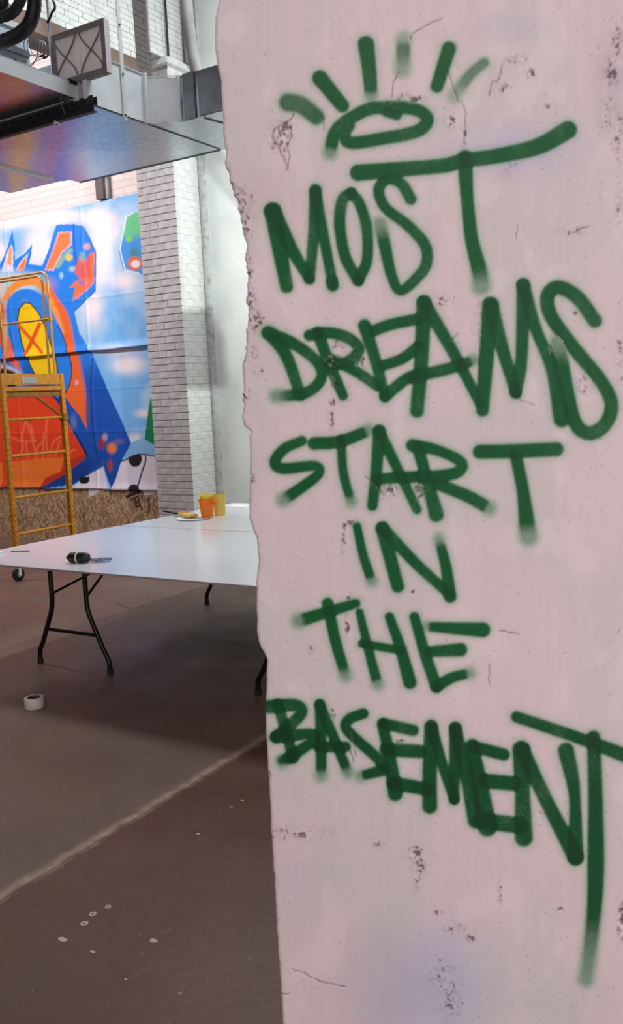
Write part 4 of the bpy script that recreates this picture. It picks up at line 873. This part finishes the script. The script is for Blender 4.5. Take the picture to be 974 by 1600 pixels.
# tape roll on the floor
tp = thing('tape_roll', 'white roll of tape standing on the dark floor in front of the tables', 'tape', (-3.845, 3.235, 0))
MB().lathe([(.036, 0), (.052, .001), (.053, .003), (.053, .055), (.052, .057), (.036, .057)], 36).build('tape', M['tape'], tp, smooth=True)
MB().lathe([(.036, 0), (.032, .001), (.032, .056), (.036, .057)], 36).build('core', M['tape_core'], tp, smooth=True)
# dried paint rings on the floor
for i, (x, y, rr_) in enumerate(((169, 1417, .010), (145, 1428, .0115), (132, 1443, .012))):
    p = at(x, y, 2, 0); q = ('farthest', 'middle', 'nearest')[i]
    tag(MB().lathe([(rr_ * .45, 0), (rr_ * .5, .0012), (rr_, .0012), (rr_ * 1.05, 0)], 14, 'Z', (p[0], p[1], 0)).build('paint_ring', M['drip']), q + ' of three small pale dried paint rings on the reddish floor', 'paint spot', 'dried paint rings on the floor')
for i, (x, y, s_) in enumerate(((98, 1468, .014), (240, 1470, .012), (379, 1251, .006), (362, 1261, .006), (310, 1303, .006), (145, 1487, .008), (197, 1530, .004), (281, 1552, .004))):
    p = at(x, y, 2, 0); n_ = 9; poly = [(p[0] + s_ * (1 + .5 * rng.rand()) * math.cos(k * 2 * math.pi / n_), p[1] + s_ * (.5 + .5 * rng.rand()) * math.sin(k * 2 * math.pi / n_)) for k in range(n_)]
    wl = ('larger pale paint splat in front of the paint rings', 'thin pale paint streak right of the paint rings', 'upper pale fleck near the pillar edge', 'lower pale fleck near the pillar edge', 'pale fleck below the end of the saw cut', 'faint pale fleck below the paint splat', 'tiny pale fleck at the bottom of the floor', 'tiny pale fleck at the bottom near the pillar')[i]
    tag(MB().prism(poly, -.001, .001).build('paint_fleck', M['drip']), wl + ' on the floor', 'paint spot', 'paint flecks on the floor')

# ------------------------------------------------------------------ beyond the pillar: unseen board and hose added to shade the alcove wall
sg = thing('shadow_board', 'unseen grey board on two wires, added and cut to shape the alcove wall shadow', 'board', (-4.8, 7.15, 3.0))  # made-up blocker, its outline cut to throw the box-shaped shadow
pl = [(7.00, 2.80), (7.00, 3.195), (7.235, 3.22), (7.30, 2.99), (7.30, 2.70), (7.235, 2.79)]
mb = MB().prism([(a - 7.15, b_ - 3.0) for a, b_ in pl], -.008, .008); mb.v = [(c_, a, b_) for a, b_, c_ in mb.v]; mb.build('board', M['room'], sg)
for y_ in (-.12, .05): MB().tube([(0, y_, .19), (0, y_, 4.495)], .004, 6).build('wire', M['wire'], sg)
tag(MB().tube(smooth_path([(-4.8, 6.2, 7.49), (-4.8, 6.2, 4.6), (-4.8, 6.6, 4.2), (-4.8, 7.02, 4.12), (-4.8, 7.24, 4.08), (-4.8, 7.43, 3.77), (-4.7, 7.55, 3.5), (-4.2, 7.75, 3.4), (-3.4, 7.95, 3.4)], 8), .05, 14).build('shadow_hose', M['pipe'], smooth=True), 'unseen grey hose added behind the pillar to cast a diagonal shadow', 'hose')  # made-up blocker meant to throw the diagonal shadow band
fx = thing('added_lamp_housing', 'small housing added for the unseen bay lamp behind the pillar', 'lamp', (-3.36, 6.43, 4.19))  # housing added above the unseen bay lamp
MB().box(-.09, .09, -.09, .09, 0, .05).build('housing', M['strut'], fx, bevel=.006)
MB().tube([(0, 0, .05), (0, 0, 3.305)], .008, 8).build('drop_rod', M['strut'], fx)
